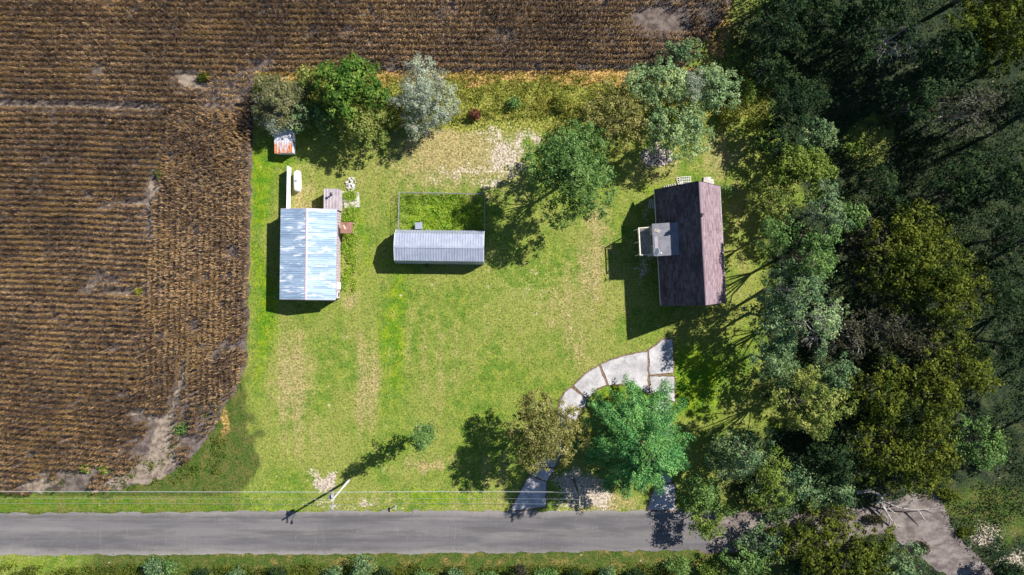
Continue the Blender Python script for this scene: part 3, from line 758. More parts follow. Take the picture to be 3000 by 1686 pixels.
# side wall ribs, door, window
wr = MB()
for k in range(30): wr.box((hw-.08, -L/2+.35+k*.39, e*.5-.1), (.05, .05, e-.3))
wr.build('wall_ribs', PINK, barn)
door = MB().box((hw-.02, -4.15, 1.15), (.08, .95, 2.2)).build('door', WHITE, barn)
MB().box((hw+.05, -3.8, 1.05), (.05, .05, .14)).build('handle', DARK, door)
wf = MB(); wf.box((hw-.02, -5.35, 1.5), (.07, .8, 1.0)); wf_o = wf.build('window', WHITE, barn)
MB().box((hw+.022, -5.35, 1.5), (.02, .62, .82)).build('pane', GLASS, wf_o)
gd = MB().box((-1.0, -L/2+.12, 1.45), (3.2, .07, 2.7)).build('sliding_door', WHITE, barn)

ax = thing('annex_shed', 'small annex with brown ribbed metal roof at the barn\'s upper corner', 'shed', (-24.3, 11.85, 0), math.radians(-.75))
MB().box((0,0,1.2), (1.95, 2.8, 2.4)).build('walls', PINK, ax)
for k in range(5): corrug_panel('roof_panel', (-1.05+k*.42, -1.45, 2.50), (1,0,0), (0,2.9,-.02), .42, 1, .03, BROWNROOF, ax)
pz = MB().tube([(.16,.65,2.45),(.16,.65,3.35)], .10, 10); po = pz.build('stove_pipe', GALV, ax)
MB().tube([(.16,.65,3.42),(.16,.65,3.52)], [.2,.05], 10).build('rain_cap', DARK, po)
aw = thing('door_canopy', 'rust brown square canopy on posts at the barn\'s side door', 'canopy', (-22.35, 8.07, 0), 0)
MB().box((0,0,2.12), (1.65,1.5,.06), 0, (0,.04)).build('canopy_roof', RUSTBROWN, aw)
for sy in (-.66,.66): MB().box((.7,sy,1.03), (.09,.09,2.06)).build('post', GREYWOOD, aw)
MB().box((-.25,.1,2.17), (.14,.6,.012), .4).build('patch', PALEWOOD, aw)

# ------------------------------------------------------------------ long grey shed
sh = thing('long_metal_shed', 'long low shed with pale grey ribbed metal roof below the pen', 'shed', (-9.74, 5.38, 0), math.radians(-.7))
SL = 11.95; prof = [(2.5,0),(2.36,1.9),(1.82,3.2),(0,3.85),(-1.82,3.2),(-2.12,1.6),(-2.22,0)]
vs = []
for xx in (-SL/2+.06, SL/2-.06): vs += [(xx, y_*.975, z_-.05 if z_ else 0) for y_, z_ in prof]
m_ = len(prof)
MB().add(vs, [tuple(range(m_)), tuple(range(2*m_-1, m_-1, -1))] + [(i, i+m_, (i+1)%m_+m_, (i+1)%m_) for i in range(m_)]).build('walls', WALLBLUE, sh)
npn = 17; pw = SL/npn
for i in range(npn):
    x0 = -SL/2 + i*pw
    corrug_panel('roof_panel', (x0, 1.82, 3.2), (1,0,0), (0,-1.80,.64), pw, 2, .035, GREYROOF, sh)
    corrug_panel('roof_panel', (x0, -1.82, 3.2), (1,0,0), (0,1.80,.64), pw, 2, .035, GREYROOF, sh)
    corrug_panel('side_panel', (x0, 2.36, 1.9), (1,0,0), (0,-.54,1.29), pw, 2, .035, GREYROOF, sh)
    corrug_panel('side_panel', (x0, -2.14, 1.55), (1,0,0), (0,.31,1.64), pw, 2, .04, GREYROOF, sh)
MB().slab([(-SL/2-.03,-.16,3.86),(SL/2+.03,-.16,3.86),(SL/2+.03,.16,3.86),(-SL/2-.03,.16,3.86)], .05).build('ridge_cap', GREYROOF, sh)
sk = MB().box((-1.9,-2.27,.8), (.08,.9,1.6)).build('wall_vent', DARK, sh); sk.location = (0,0,0)
for sx in (-1,1):
    en = MB()
    for a, b in zip(prof[1:-1], prof[2:-1]): en.tube([(sx*(SL/2), a[0]*1.0, a[1]), (sx*(SL/2), b[0]*1.0, b[1])], .035, 4)
    en.build('edge_trim', WHITE, sh)
ac = thing('grey_hutch', 'small grey hutch against the shed inside the pen', 'hutch', (-12.75, 8.45, 0), .05)
MB().box((0,0,.4), (.8,.7,.8)).build('hutch_body', GREYWOOD, ac); MB().box((0,0,.85), (1.0,.9,.06), 0, (.12,0)).build('hutch_roof', GREYROOF, ac)

# pen fence
pen = thing('pen_fence', 'thin galvanised rail and wire fence round the weedy pen', 'fence')
A = Vector((-15.36,12.98,0)); B = Vector((-3.74,12.76,0)); Cc = Vector((-15.5,7.8,0)); D_ = Vector((-3.72,7.6,0)); ph = 1.45
def run(a, b, n):
    for k in range(n+1):
        p = a.lerp(b, k/n); yield p
pts = list(run(A, B, 6)) + list(run(A, Cc, 3))[1:] + list(run(B, D_, 3))[1:]
for p in pts: MB().tube([(p.x,p.y,-.1),(p.x,p.y,ph+.06)], .032, 6).build('post', PENSTEEL, pen)
for a, b in ((A,B),(A,Cc),(B,D_)):
    for z in (ph, .75): MB().tube([a+Vector((0,0,z)), b+Vector((0,0,z))], .021 if z == ph else .016, 5).build('rail', PENSTEEL, pen)
    wm = MB(); Ln = (b-a).length; d = (b-a).normalized()
    k = 0.0
    while k < Ln - .01:
        for sg in (0, 1):
            k2 = min(k+ph, Ln); hz = (k2-k)
            z0, z1 = (0, hz) if sg == 0 else (ph, ph-hz)
            wm.tube([a+d*k+Vector((0,0,z0)), a+d*k2+Vector((0,0,z1))], .0045, 3, False)
        k += .16
    wm.build('wire_mesh', PENSTEEL, pen)['kind'] = 'stuff'

# ------------------------------------------------------------------ white fence, tank, rusty shed
wfz = thing('white_fence', 'solid white panel fence running up from the barn beside the tank', 'fence', (-30.45, 13.5, 0), math.radians(-1))
ys_ = [2.9, 2.35, .05, -2.9]
for a, b in zip(ys_, ys_[1:]):
    pn = MB().box((0,(a+b)/2,.92), (.05, a-b-.13, 1.66)).build('fence_panel', WHITE, wfz)
    MB().box((0.0,(a+b)/2,1.79), (.09, a-b-.13, .07)).build('rail', WHITE, pn)
for a in ys_: MB().box((0,a,.93), (.12,.12,1.86)).build('post', WHITE, wfz)
tk = thing('propane_tank', 'white cigar shaped gas tank on legs beside the white fence', 'gas tank', (-29.3, 14.55, 0), .02)
pr = []; rr_ = []
for k in range(7): a = math.pi/2*k/6; pr.append((0, -1.0-.5*math.cos(a)*.9, .82)); rr_.append(max(.02, .5*math.sin(a)))
for k in range(6, -1, -1): a = math.pi/2*k/6; pr.append((0, 1.0+.5*math.cos(a)*.9, .82)); rr_.append(max(.02, .5*math.sin(a)))
MB().tube(pr, rr_, 20).build('tank_body', WHITE, tk, True)
MB().tube([(0,0,1.28),(0,0,1.42),(0,0,1.5)], [.17,.16,.05], 12).build('valve_dome', GREYROOF, tk, True)
for sy in (-.9,.9): MB().box((0,sy,.18), (.7,.1,.42)).build('leg', GALV, tk)
rs = thing('rusty_shed', 'small shed with rust streaked tin roof under the grey tree', 'shed', (-31.0, 19.8, 0), math.radians(1.2))
vs = [(-1.2,-1.5,0),(1.2,-1.5,0),(1.2,1.5,0),(-1.2,1.5,0),(-1.2,-1.5,1.5),(1.2,-1.5,2.0),(1.2,1.5,2.0),(-1.2,1.5,1.5)]
MB().add(vs, [(0,3,2,1),(4,5,6,7),(0,1,5,4),(2,3,7,6),(1,2,6,5),(3,0,4,7)]).build('walls', WHITE, rs)
for k in range(7): corrug_panel('roof_panel', (-1.3+k*.374, -1.6, 1.52+k*.078), (.374,0,.078), (0,3.2,0), .38, 1, .035, RUST, rs)
MB().box((1.22,-.3,.95), (.05,.8,1.8)).build('door', WALLBLUE, rs)

# ------------------------------------------------------------------ house
hs = thing('steep_roofed_house', 'house with very steep mauve shingle roof, shade painted on one slope, and flat dormer', 'house', (23.92, 5.57, 0), math.radians(3.12))
HL = 15.6; hw = 4.35; e = 2.8; r = 9.4; sl = math.hypot(hw, r-e)
SIDING = mat_mottled('house_siding', (.30,.28,.27), (.42,.40,.38), 1.5, .8, .1)
gable_body(HL-.5, hw-.35, 3.0, r-.5, SIDING, hs)
core = MB()
for sx in (-1, 1):
    q = [(sx*hw, -HL/2, e), (0, -HL/2, r), (0, HL/2, r), (sx*hw, HL/2, e)]
    core.slab(q if sx < 0 else q[::-1], .14)
core.build('roof_deck', DARK, hs)
def courses(sx, mat, seed):
    rng = np.random.default_rng(seed); V = []; R = []
    ux = np.array([-sx*hw/sl, 0, (r-e)/sl]); nr = np.array([sx*(r-e)/sl, 0, hw/sl]); nc = 30; ex = sl/nc
    for c in range(nc):
        y = -HL/2 - rng.uniform(0, .5)
        while y < HL/2:
            w = rng.uniform(.25, .95); ya = max(y, -HL/2); yb = min(y+w-.012, HL/2); y += w
            if yb - ya < .04: continue
            b = np.array([sx*hw, 0, e]) + ux*(c*ex - .03); tb = .035 + rng.uniform(0, .016); tt = .008
            p = [b + nr*tb + [0,ya,0], b + nr*tb + [0,yb,0], b + ux*(ex+.06) + nr*tt + [0,yb,0], b + ux*(ex+.06) + nr*tt + [0,ya,0]]
            lo = [b + [0,ya,0], b + [0,yb,0]]
            q = rng.random()
            V += p + [lo[0], lo[1], p[1], p[0]] + [lo[0], p[0], p[3], p[3]-nr*.006] + [lo[1], p[2]-nr*.006, p[2], p[1]]
            R += [q]*16
    o = np_mesh('shingles', np.array(V), 4, mat, {'rnd': np.array(R)}, hs); o['kind'] = 'stuff'
courses(-1, SHING_SHADE, 1); courses(1, SHING_P, 2)
MB().tube([(0,-HL/2,r+.03),(0,HL/2,r+.03)], .07, 5).build('ridge_cap', SHING_P, hs)
for sy in (-1, 1):
    for sx in (-1, 1): MB().box((sx*hw/2, sy*(HL/2+.03), (e+r)/2-.05), (sl, .05, .2), 0, (0, sx*math.atan2(r-e, hw))).build('bargeboard', DARK, hs)
for sx in (-1, 1): MB().tube([(sx*(hw+.05),-HL/2,e-.05),(sx*(hw+.05),HL/2,e-.05)], .06, 6).build('gutter', GALV, hs)
# dormer
dm = MB().add([(-5.35,-1.05,0),(-2.2,-1.05,0),(-2.2,2.9,0),(-5.35,2.9,0),(-5.35,-1.05,5.6),(-2.2,-1.05,6.0),(-2.2,2.9,6.0),(-5.35,2.9,5.6)],
   [(0,3,2,1),(4,5,6,7),(0,1,5,4),(2,3,7,6),(1,2,6,5),(3,0,4,7)]).build('dormer', SIDING, hs)
MB().slab([(-5.5,-1.2,5.70),(-2.0,-1.2,6.12),(-2.0,3.05,6.12),(-5.5,3.05,5.70)], .12).build('dormer_roof', ROLL, dm)
MB().box((-4.9,2.1,5.80), (.75,.45,.02), -.45, (0,-.119)).build('patch', GREYWOOD, dm)
MB().box((-5.1,.6,5.775), (.42,1.5,.015), .02, (0,-.119)).build('patch', BROWNROOF, dm)
MB().box((-1.9,.9,6.3), (.35,3.9,.03), 0, (0,-.95)).build('flashing', GREYWOOD, dm)
wd_ = MB().box((-5.38,1.0,4.5), (.08,1.6,1.1)).build('window', WHITE, dm); MB().box((-5.43,1.0,4.5), (.03,1.4,.9)).build('pane', GLASS, wd_)
# balcony
bal = MB().box((-6.25,.9,3.25), (1.6,3.5,.12)).build('balcony_floor', GREYWOOD, hs)
for k in range(8): MB().box((-6.95+k*.2,.9,3.335), (.17,3.5,.04)).build('deck_board', GREYWOOD, bal)
for (c, s_) in (((-7.02,.9,4.38),(.15,3.7,.06)), ((-6.2,2.68,4.38),(1.55,.13,.06)), ((-6.2,-.9,4.38),(1.55,.11,.06))): MB().box(c, s_).build('handrail', PALEWOOD, hs)
for (px_, py_) in ((-7.02,2.62),(-7.02,-.82),(-7.02,.9)): MB().box((px_,py_,2.17), (.11,.11,4.34)).build('post', PALEWOOD, hs)
bz = MB()
for k in range(17): bz.box((-7.02,-.7+k*.2,3.85), (.035,.035,1.0))
for k in range(7): bz.box((-6.85+k*.2,2.68,3.85), (.035,.035,1.0)); bz.box((-6.85+k*.2,-.9,3.85), (.035,.035,1.0))
bz.build('balusters', PALEWOOD, hs)
# vents, windows on gables, doors
ch = MB().box((.12,3.57,9.55), (.36,.42,1.1)).build('chimney', mat_mottled('brick_vent',(.18,.12,.10),(.26,.19,.16),5,.9,.3), hs)
MB().tube([(.12,3.57,10.1),(.12,3.57,10.35)], .11, 8).build('flue', DARK, ch)
MB().tube([(2.6,-2.6,5.2),(2.6,-2.6,5.75)], .06, 8).build('vent_pipe', DARK, hs)
MB().tube([(3.1,1.9,4.5),(3.1,1.9,4.95)], .05, 8).build('vent_pipe', DARK, hs)
for sy in (-1, 1):
    for (wx, wz) in ((-1.8,1.7),(1.8,1.7),(0,4.6)):
        w_ = MB().box((wx, sy*(HL/2-.24), wz), (1.1,.07,1.2)).build('window', WHITE, hs); MB().box((wx, sy*(HL/2-.19), wz), (.92,.03,1.0)).build('pane', GLASS, w_)
for yy in (-5.2,-3.0,5.2,2.2):
    w_ = MB().box((hw-.33,yy,1.6), (.07,1.1,1.1)).build('window', WHITE, hs); MB().box((hw-.29,yy,1.6), (.03,.92,.92)).build('pane', GLASS, w_)
hd = MB().box((hw-.33,-.4,1.05), (.08,.95,2.05)).build('door', GREYWOOD, hs); MB().box((hw-.27,-.05,1.0), (.05,.05,.12)).build('handle', GALV, hd)

def house_pt(x, y, z=0):
    c, s = math.cos(math.radians(3.12)), math.sin(math.radians(3.12)); return (23.92 + x*c - y*s, 5.57 + x*s + y*c, z)
# satellite dish on the dormer roof
sdn = thing('satellite_dish', 'white satellite dish on a mast at the corner of the dormer roof', 'satellite dish', house_pt(-5.15,-.72,5.74), 0)
MB().tube([(0,0,-.02),(0,0,.8)], .03, 8).build('mast', GALV, sdn)
dd = MB(); seg = 16; rings = 4; V = [(0,0,0)]; F = []
for i in range(1, rings+1):
    for k in range(seg): a = 2*math.pi*k/seg; q = .42*i/rings; V.append((math.cos(a)*q, math.sin(a)*q*1.12, q*q*.45))
for k in range(seg): F.append((0, 1+k, 1+(k+1)%seg))
for i in range(rings-1):
    for k in range(seg): F.append((1+i*seg+k, 1+(i+1)*seg+k, 1+(i+1)*seg+(k+1)%seg, 1+i*seg+(k+1)%seg))
M_ = Matrix.Rotation(math.radians(-15),3,'Z') @ Matrix.Rotation(math.radians(-58), 3, 'Y')
dd.add([Vector((-.02,0,.85)) + M_ @ Vector(p) for p in V], F); dob = dd.build('reflector', WHITE, sdn, True)
mod = dob.modifiers.new('thick', 'SOLIDIFY'); mod.thickness = .015
MB().tube([(.0,0,.62),(.25,.0,.6),(.5,-.1,.78)], .018, 5).build('feed_arm', WHITE, sdn)
MB().box((.5,-.1,.82), (.1,.14,.1)).build('receiver', WHITE, sdn)

# lattice panels and stoop behind the house
def lattice(loc, rz, w, d, nx, ny, label, tilt=.12):
    t = thing('lattice_panel', label, 'lattice', loc, rz, 'white lattice panels round the house')
    t.rotation_euler = (tilt, 0, rz)
    for k in range(nx+1): MB().box((-w/2+w*k/nx, 0, .03), (.07, d, .04)).build('slat', LATT, t)
    for k in range(ny+1): MB().box((0, -d/2+d*k/ny, .06), (w, .07, .03)).build('slat', LATT, t)
    return t
lattice((23.9,14.75,.12), .06, 1.35, 1.0, 5, 3, 'largest white lattice panel lying behind the house gable', .1)
lattice((22.9,14.7,.05), .1, .35, .9, 1, 3, 'narrow white lattice strip lying behind the house gable')
lattice((23.2,14.2,.05), .3, .6, .5, 2, 2, 'small white lattice piece close against the house gable', .25)
lattice((19.35,11.5,.15), -.1, 1.0, 1.1, 4, 4, 'white lattice panel in the shade left of the steep roof', .15)
sp = thing('back_step', 'grey concrete step at the house\'s upper gable', 'step', (27.0,14.35,0), .06)
MB().box((0,0,.2), (1.4,1.0,.4)).build('tread', PADM, sp); MB().box((-.1,.68,.1), (1.0,.35,.2)).build('tread', PADM, sp)
plk = thing('leaning_planks', 'grey weathered planks stacked by the upper left house corner', 'planks', (22.2,13.9,0), .2)
for k in range(6): MB().box((-1.3+k*.33,-.1+.05*(k%3),.1+.03*(k%2)), (.14,.9,.06), .1*k-.2).build('plank', GREYWOOD, plk)

# ------------------------------------------------------------------ utility poles, wires, mailbox
POLE = mat_mottled('pale_pole_wood', (.38,.37,.36), (.52,.51,.50), 2, .8, .2)
p1 = thing('utility_pole', 'pale wooden utility pole with transformer on the front lawn', 'utility pole', (-22.44,-26.5,0), 0, 'utility poles along the road')
MB().tube([(0,0,-.3),(0,0,5),(0,-.02,10.4)], [.17,.15,.11], 10).build('pole', POLE, p1)
tr = MB().tube([(-.48,.05,8.1),(-.48,.05,9.0),(-.48,.05,9.05)], [.26,.26,.2], 14).build('transformer', GREYROOF, p1)
MB().tube([(-.48,.05,9.0),(-.48,.05,9.3)], .05, 6).build('bushing', DARK, tr)
MB().box((0,0,9.6), (.12,1.7,.12)).build('crossarm', GREYWOOD, p1)
MB().tube([(0,0,8.2),(-.3,-.9,8.5),(-.4,-1.3,8.45)], .04, 6).build('lamp_arm', GALV, p1); MB().tube([(-.4,-1.15,8.44),(-.45,-1.6,8.40)], [.1,.14], 8).build('lamp_head', GREYROOF, p1)
p2 = thing('utility_pole', 'dark brown utility pole beside the driveway mouth under the spruce', 'utility pole', (8.5,-26.4,0), 0, 'utility poles along the road')
MB().tube([(0,0,-.3),(0,0,5),(0,0,9.9)], [.17,.15,.11], 10).build('pole', BARK, p2)
MB().box((0,0,9.6), (.12,1.7,.12)).build('crossarm', GREYWOOD, p2)
WIRE = NT('wire').done((.55,.57,.58), .45, .3, .5); WIREB = NT('dark_wire').done((.30,.34,.34), .5, .2, .5)
def wire(label, y, z, r, xs_, mat, sag=.5):
    m = MB()
    for a, b in zip(xs_, xs_[1:]):
        m.tube([(a+(b-a)*k/14, y, z - sag*4*(k/14)*(1-k/14)) for k in range(15)], r, 4, False)
    tag(m.build('overhead_wire', mat), label, 'wire', 'wires strung between the utility poles')
wire('lowest thick pale cable strung between the roadside poles', -26.45, 6.6, .018, (-100,-22.44,8.5), WIRE, .35)
wire('thin wire on the lot side of the pole crossarms', -25.75, 9.72, .010, (-100,-22.44,8.5), WIREB)
wire('thin middle wire passing over the pole crossarms', -26.5, 9.95, .010, (-100,-22.44,8.5), WIREB)
wire('thin wire on the road side of the pole crossarms', -27.2, 9.72, .010, (-100,-22.44,8.5), WIREB)
gw = thing('guy_wire', 'guy wire with yellow guard staked beside the brown pole', 'guy wire', (11.6,-25.0,0), 0)
MB().tube([(0,0,0),(-3.0,-1.35,8.6)], .014, 4).build('cable', WIREB, gw)
MB().tube([(0,0,0),(-.75,-.34,2.1)], .045, 6).build('guard', NT('yellow_plastic').done((.65,.45,.04), .5), gw)
mbx = thing('mailbox', 'grey mailbox on a wooden post at the road edge', 'mailbox', (-15.85,-29.95,0), 0)
MB().box((0,0,.55), (.1,.1,1.1)).build('post', GREYWOOD, mbx)
mv = []; 
for yy in (-.28,.28): mv += [(-.1,yy,1.1),(.1,yy,1.1),(.1,yy,1.22),(.06,yy,1.3),(-.06,yy,1.3),(-.1,yy,1.22)]
MB().add(mv, [tuple(range(5,-1,-1)), tuple(range(6,12))] + [(i, (i+1)%6, (i+1)%6+6, i+6) for i in range(6)]).build('mailbox_body', GREYROOF, mbx)
MB().box((.11,.1,1.25), (.015,.05,.16)).build('flag', RUSTBROWN, mbx)

# rubble and stones
RUBM = mat_mottled('pale_rubble', (.42,.38,.37), (.60,.56,.55), 3, .9, .3)
def rubble(cx, cy, rx, ry, n, label, seed, mat=RUBM, big=.28, hz=.35, stuff=False):
    rng = np.random.default_rng(seed); t = thing('rubble_heap', label, 'rubble', (cx, cy, 0)); acc = MB()
    for i in range(n):
        a = rng.uniform(0, 6.28); q = math.sqrt(rng.random()); x = math.cos(a)*q*rx; y = math.sin(a)*q*ry; s = rng.uniform(.4, 1)*big
        m = acc if stuff else MB(); c = Vector((x, y, hz*(1-q)*rng.random() + s*.2))
        V = [c + Vector((sx*s*rng.uniform(.3,.6), sy*s*rng.uniform(.3,.6), sz*s*rng.uniform(.2,.45))) for sz in (-1,1) for sy in (-1,1) for sx in (-1,1)]
        m.add(V, [(0,2,3,1),(4,5,7,6),(0,1,5,4),(2,6,7,3),(0,4,6,2),(1,3,7,5)])
        if not stuff: m.build('stone', mat, t)
    if stuff: acc.build('stones', mat, t)['kind'] = 'stuff'
x, y, _ = W(1029, 540); rubble(x, y, .75, .95, 40, 'heap of pale rubble above the concrete pad', 2)
x, y, _ = W(1925, 458); rubble(x, y, 2.2, 1.5, 420, 'low pinkish gravel heap between the trees above the house', 4, mat_mottled('pink_gravel',(.30,.25,.25),(.52,.46,.46),3,.9,.3), .2, .35, True)

# ------------------------------------------------------------------ trees of the lot
T = make_tree
T(812,290,78,6.5,'olive','loose olive tree in the lot\'s upper left corner','loose_tree',dens=1.0,twigs=90,bark=BARK_GREY,leaf_size=.2,clump_r=.7)
T(812,352,62,4.6,'grey','grey twiggy tree hanging over the rusty shed','twiggy_tree',ry=40,dens=.45,twigs=190,bark=BARK_GREY,leaf_size=.16,cbase=.35)
T(1025,258,112,10,'maple','dense dark green maple at the top left edge','maple_tree',ry=78,dens=1.35,leaf_size=.30,lobes_n=8)
T(950,352,58,5,'green','dark small tree in shade between maple and rusty shed','small_tree',dens=.8)
T(905,240,46,5,'yellow','small yellow tree between the olive tree and the maple','small_tree',dens=.8)
T(880,335,48,4.5,'teal','shaded grey green small tree right of the rusty shed','small_tree',dens=.8)
T(1060,365,82,7,'yellow','yellow green tree below the dense maple','small_tree',ry=72,dens=1.0,leaf_size=.22)
T(1250,290,100,8,'grey','round silver grey twiggy tree right of the maple','twiggy_tree',dens=.9,twigs=620,bark=BARK_GREY,leaf_size=.17,lobes_n=8,clump_r=.8,spiky=.6)
make_bush(1200,378,40,2.2,'green','green bush at the foot of the silver grey tree')
T(1672,506,134,15,'green','large bright green tree with gaps standing between pen and house','broadleaf_tree',ry=138,dens=1.05,leaf_size=.24,lobes_n=8,bark=BARK)
T(1815,335,95,8,'brown','olive brown tree left of the silver green trees','loose_tree',ry=115,dens=.8,leaf_size=.22)
T(1945,255,110,8.5,'silver','silver green tree against the upper field edge','silver_tree',ry=72,dens=1.0,leaf_size=.22,bark=BARK_GREY)
T(2085,262,75,8,'silver','silver green tree at the right end of the upper clump','silver_tree',ry=72,dens=1.0,leaf_size=.22,bark=BARK_GREY)
T(1985,395,110,9,'silver','wide silver green tree above the gravel heap','silver_tree',ry=75,dens=1.0,leaf_size=.22,bark=BARK_GREY)
T(2030,252,42,9.5,'grey','grey dead topped tree inside the silver clump','twiggy_tree',dens=.25,twigs=200,bark=BARK_GREY,leaf_size=.15)
make_bush(2170,262,58,3.2,'lime','bright lime bush right of the silver trees',ry=45); make_bush(2140,330,48,2.6,'weed','yellow green bush below the lime bush')
T(2000,150,60,5,'teal','small grey green tree on the corn side of the lot edge','small_tree',ry=35,dens=.6)
make_bush(1050,190,30,2.2,'green','green bush poking into the corn above the maple',ry=22)
make_bush(760,262,22,2.0,'ochre','brown green bush at the upper left corn edge',ry=50)
make_bush(1505,305,22,1.4,'green','dark green bush in the middle of the weed strip'); make_bush(1390,335,20,1.5,'red','small red leaved bush in the weed strip')
make_bush(1660,300,40,1.8,'weed','yellow green bush at the right of the weed strip')
make_bush(2128,560,16,1.6,'green','small green bush beside the house\'s upper right corner',ry=30)
make_spruce(*W(1845,1266)[:2],18.5,7.9,'big blue green spruce beside the curved driveway')
T(1600,1268,112,12,'brown','brown green tree over the driveway left of the spruce','loose_tree',ry=116,dens=.95,leaf_size=.2,twigs=160,cbase=.4,lobes_n=8,clump_r=.65)
# thin spire tree
def spire():
    rng = np.random.default_rng(8); x, y, _ = W(1262,1248); t = thing('slender_tree', 'tall slender young tree alone on the front lawn', 'tree', (x, y, 0)); m = MB()
    h = 13.5; m.tube([(0,0,-.1),(.1,0,6),(0,.1,h)], [.14,.1,.02], 7); P = []
    for i in range(46):
        z = 3.6 + (h-3.8)*(i+.5)/46; a = i*2.4; L = 1.9*(1-.7*(z/h)**3)*rng.uniform(.5,1.1)*(1.15 if (i//9)%2 else .65)
        e = Vector((math.cos(a)*L, math.sin(a)*L, z+L*.5)); m.tube([(0,0,z), e], [.035,.01], 3, False)
        for s in np.linspace(.35,1,5): P.append(Vector((0,0,z)).lerp(e, s))
    C = np.array([tuple(p) for p in P]); per = 11; cc = np.repeat(C, per, 0) + rng.normal(size=(len(C)*per,3))*.24
    q = leaf_quads(cc, rng.normal(size=cc.shape)*.7+np.array([0,0,.7]), np.full(len(cc), .24), rng)
    m.build('trunk', BARK_GREY, t); np_mesh('crown', q, 4, LEAF['green'], {'rnd': np.repeat(rng.random(len(cc)),4), 'clump': np.repeat(np.repeat(rng.random(len(C)),per),4)}, t)
spire()
g1 = 'trees of the tree line right of the house'
T(2365,505,88,8.5,'lime','bright light green tree at the upper right of the house',group=g1,ry=75,dens=1.1,leaf_size=.27)
T(2265,585,70,7,'yellow','yellow green tree nearest the house\'s upper right',group=g1,ry=72,dens=.8)
T(2420,615,70,10,'teal','grey green tree just below the bright light green one',group=g1,ry=75,dens=.75,twigs=60,bark=BARK_GREY)
T(2490,640,50,8,'green','fresh green tree at the edge of the dark wood',group=g1,ry=60,dens=.9)
T(2370,745,80,16,'green','mid green tree level with the balcony in the right tree line',group=g1,ry=85,dens=.8,twigs=60)
T(2320,850,92,16,'teal','grey green tree in line with the house\'s lower gable',group=g1,ry=80,dens=.8,twigs=80,bark=BARK_GREY)
T(2395,930,80,16,'silver','pale grey green tree above the driveway level',group=g1,ry=85,dens=.6,twigs=90,bark=BARK_GREY)
T(2480,985,72,10,'dusk','dusky half bare tree in the right tree line',group=g1,ry=70,dens=.35,twigs=240,bark=BARK_DEAD)
T(2250,925,66,13,'teal','rounded grey green tree leaning toward the house\'s lower corner',group=g1,ry=72,dens=.7)
T(2262,690,52,11,'green','narrow green tree beside the lawn level with the balcony',group=g1,ry=60,dens=.8)
T(2255,1055,50,12,'teal','slim grey green tree over the lush lawn right of the drive',group=g1,ry=60,dens=.65)
T(2115,1345,50,7,'teal','shaded grey green tree just right of the spruce',group=g1,ry=60,dens=.7)
T(2335,300,85,9,'forest','dark green tree inside the lot\'s upper right corner',group=g1,ry=75,dens=.8)  # added to darken this corner, where only cast shade lies
T(2275,405,62,6,'forest','low dark green tree below the lot\'s upper right corner',group=g1,ry=55,dens=.8)  # also added to stand in for the corner's shade
T(2395,400,60,7,'teal','dark grey green tree added for shade above the bright light green one',group=g1,ry=55,dens=.7)  # last of the trees added for the corner's shade
T(2290,1085,55,7,'teal','low grey green tree in the shade above the broad yellow green tree',group=g1,dens=.7)
T(2275,985,62,11,'teal','small grey green tree facing the lower lawn',group=g1,ry=70,dens=.7)
T(2365,1185,112,16,'yellow','broad yellow green tree in the lower right tree line',group=g1,ry=95,dens=1.1,leaf_size=.25)
T(2180,1335,90,11,'teal','loose grey green tree right of the spruce',group=g1,ry=95,dens=.6,twigs=90)
T(2245,1395,62,11,'lime','narrow lime green tree standing over the grey green one',group=g1,ry=90,dens=.75,leaf_size=.22,lobes_n=6)
T(2340,1420,75,8,'teal','dark grey green tree in the lot\'s lower right corner',group=g1,dens=.7)
T(2440,1100,70,10,'teal','mid sized grey green tree right of the broad yellow green tree',group=g1,dens=.8)
T(2440,1330,70,9,'forest','dark green tree in the lower right corner shade',group=g1,ry=80,dens=.9)
T(2455,1440,60,6,'teal','low grey green tree behind the fallen dead tree',group=g1,ry=45,dens=.7)
T(2045,1440,62,6.5,'green','dark green tree at the road edge right of the spruce',group=g1,ry=60,dens=.9)
T(2062,1528,48,6.5,'lime','small bright green tree overhanging the road end',group=g1,ry=50,dens=1.0)
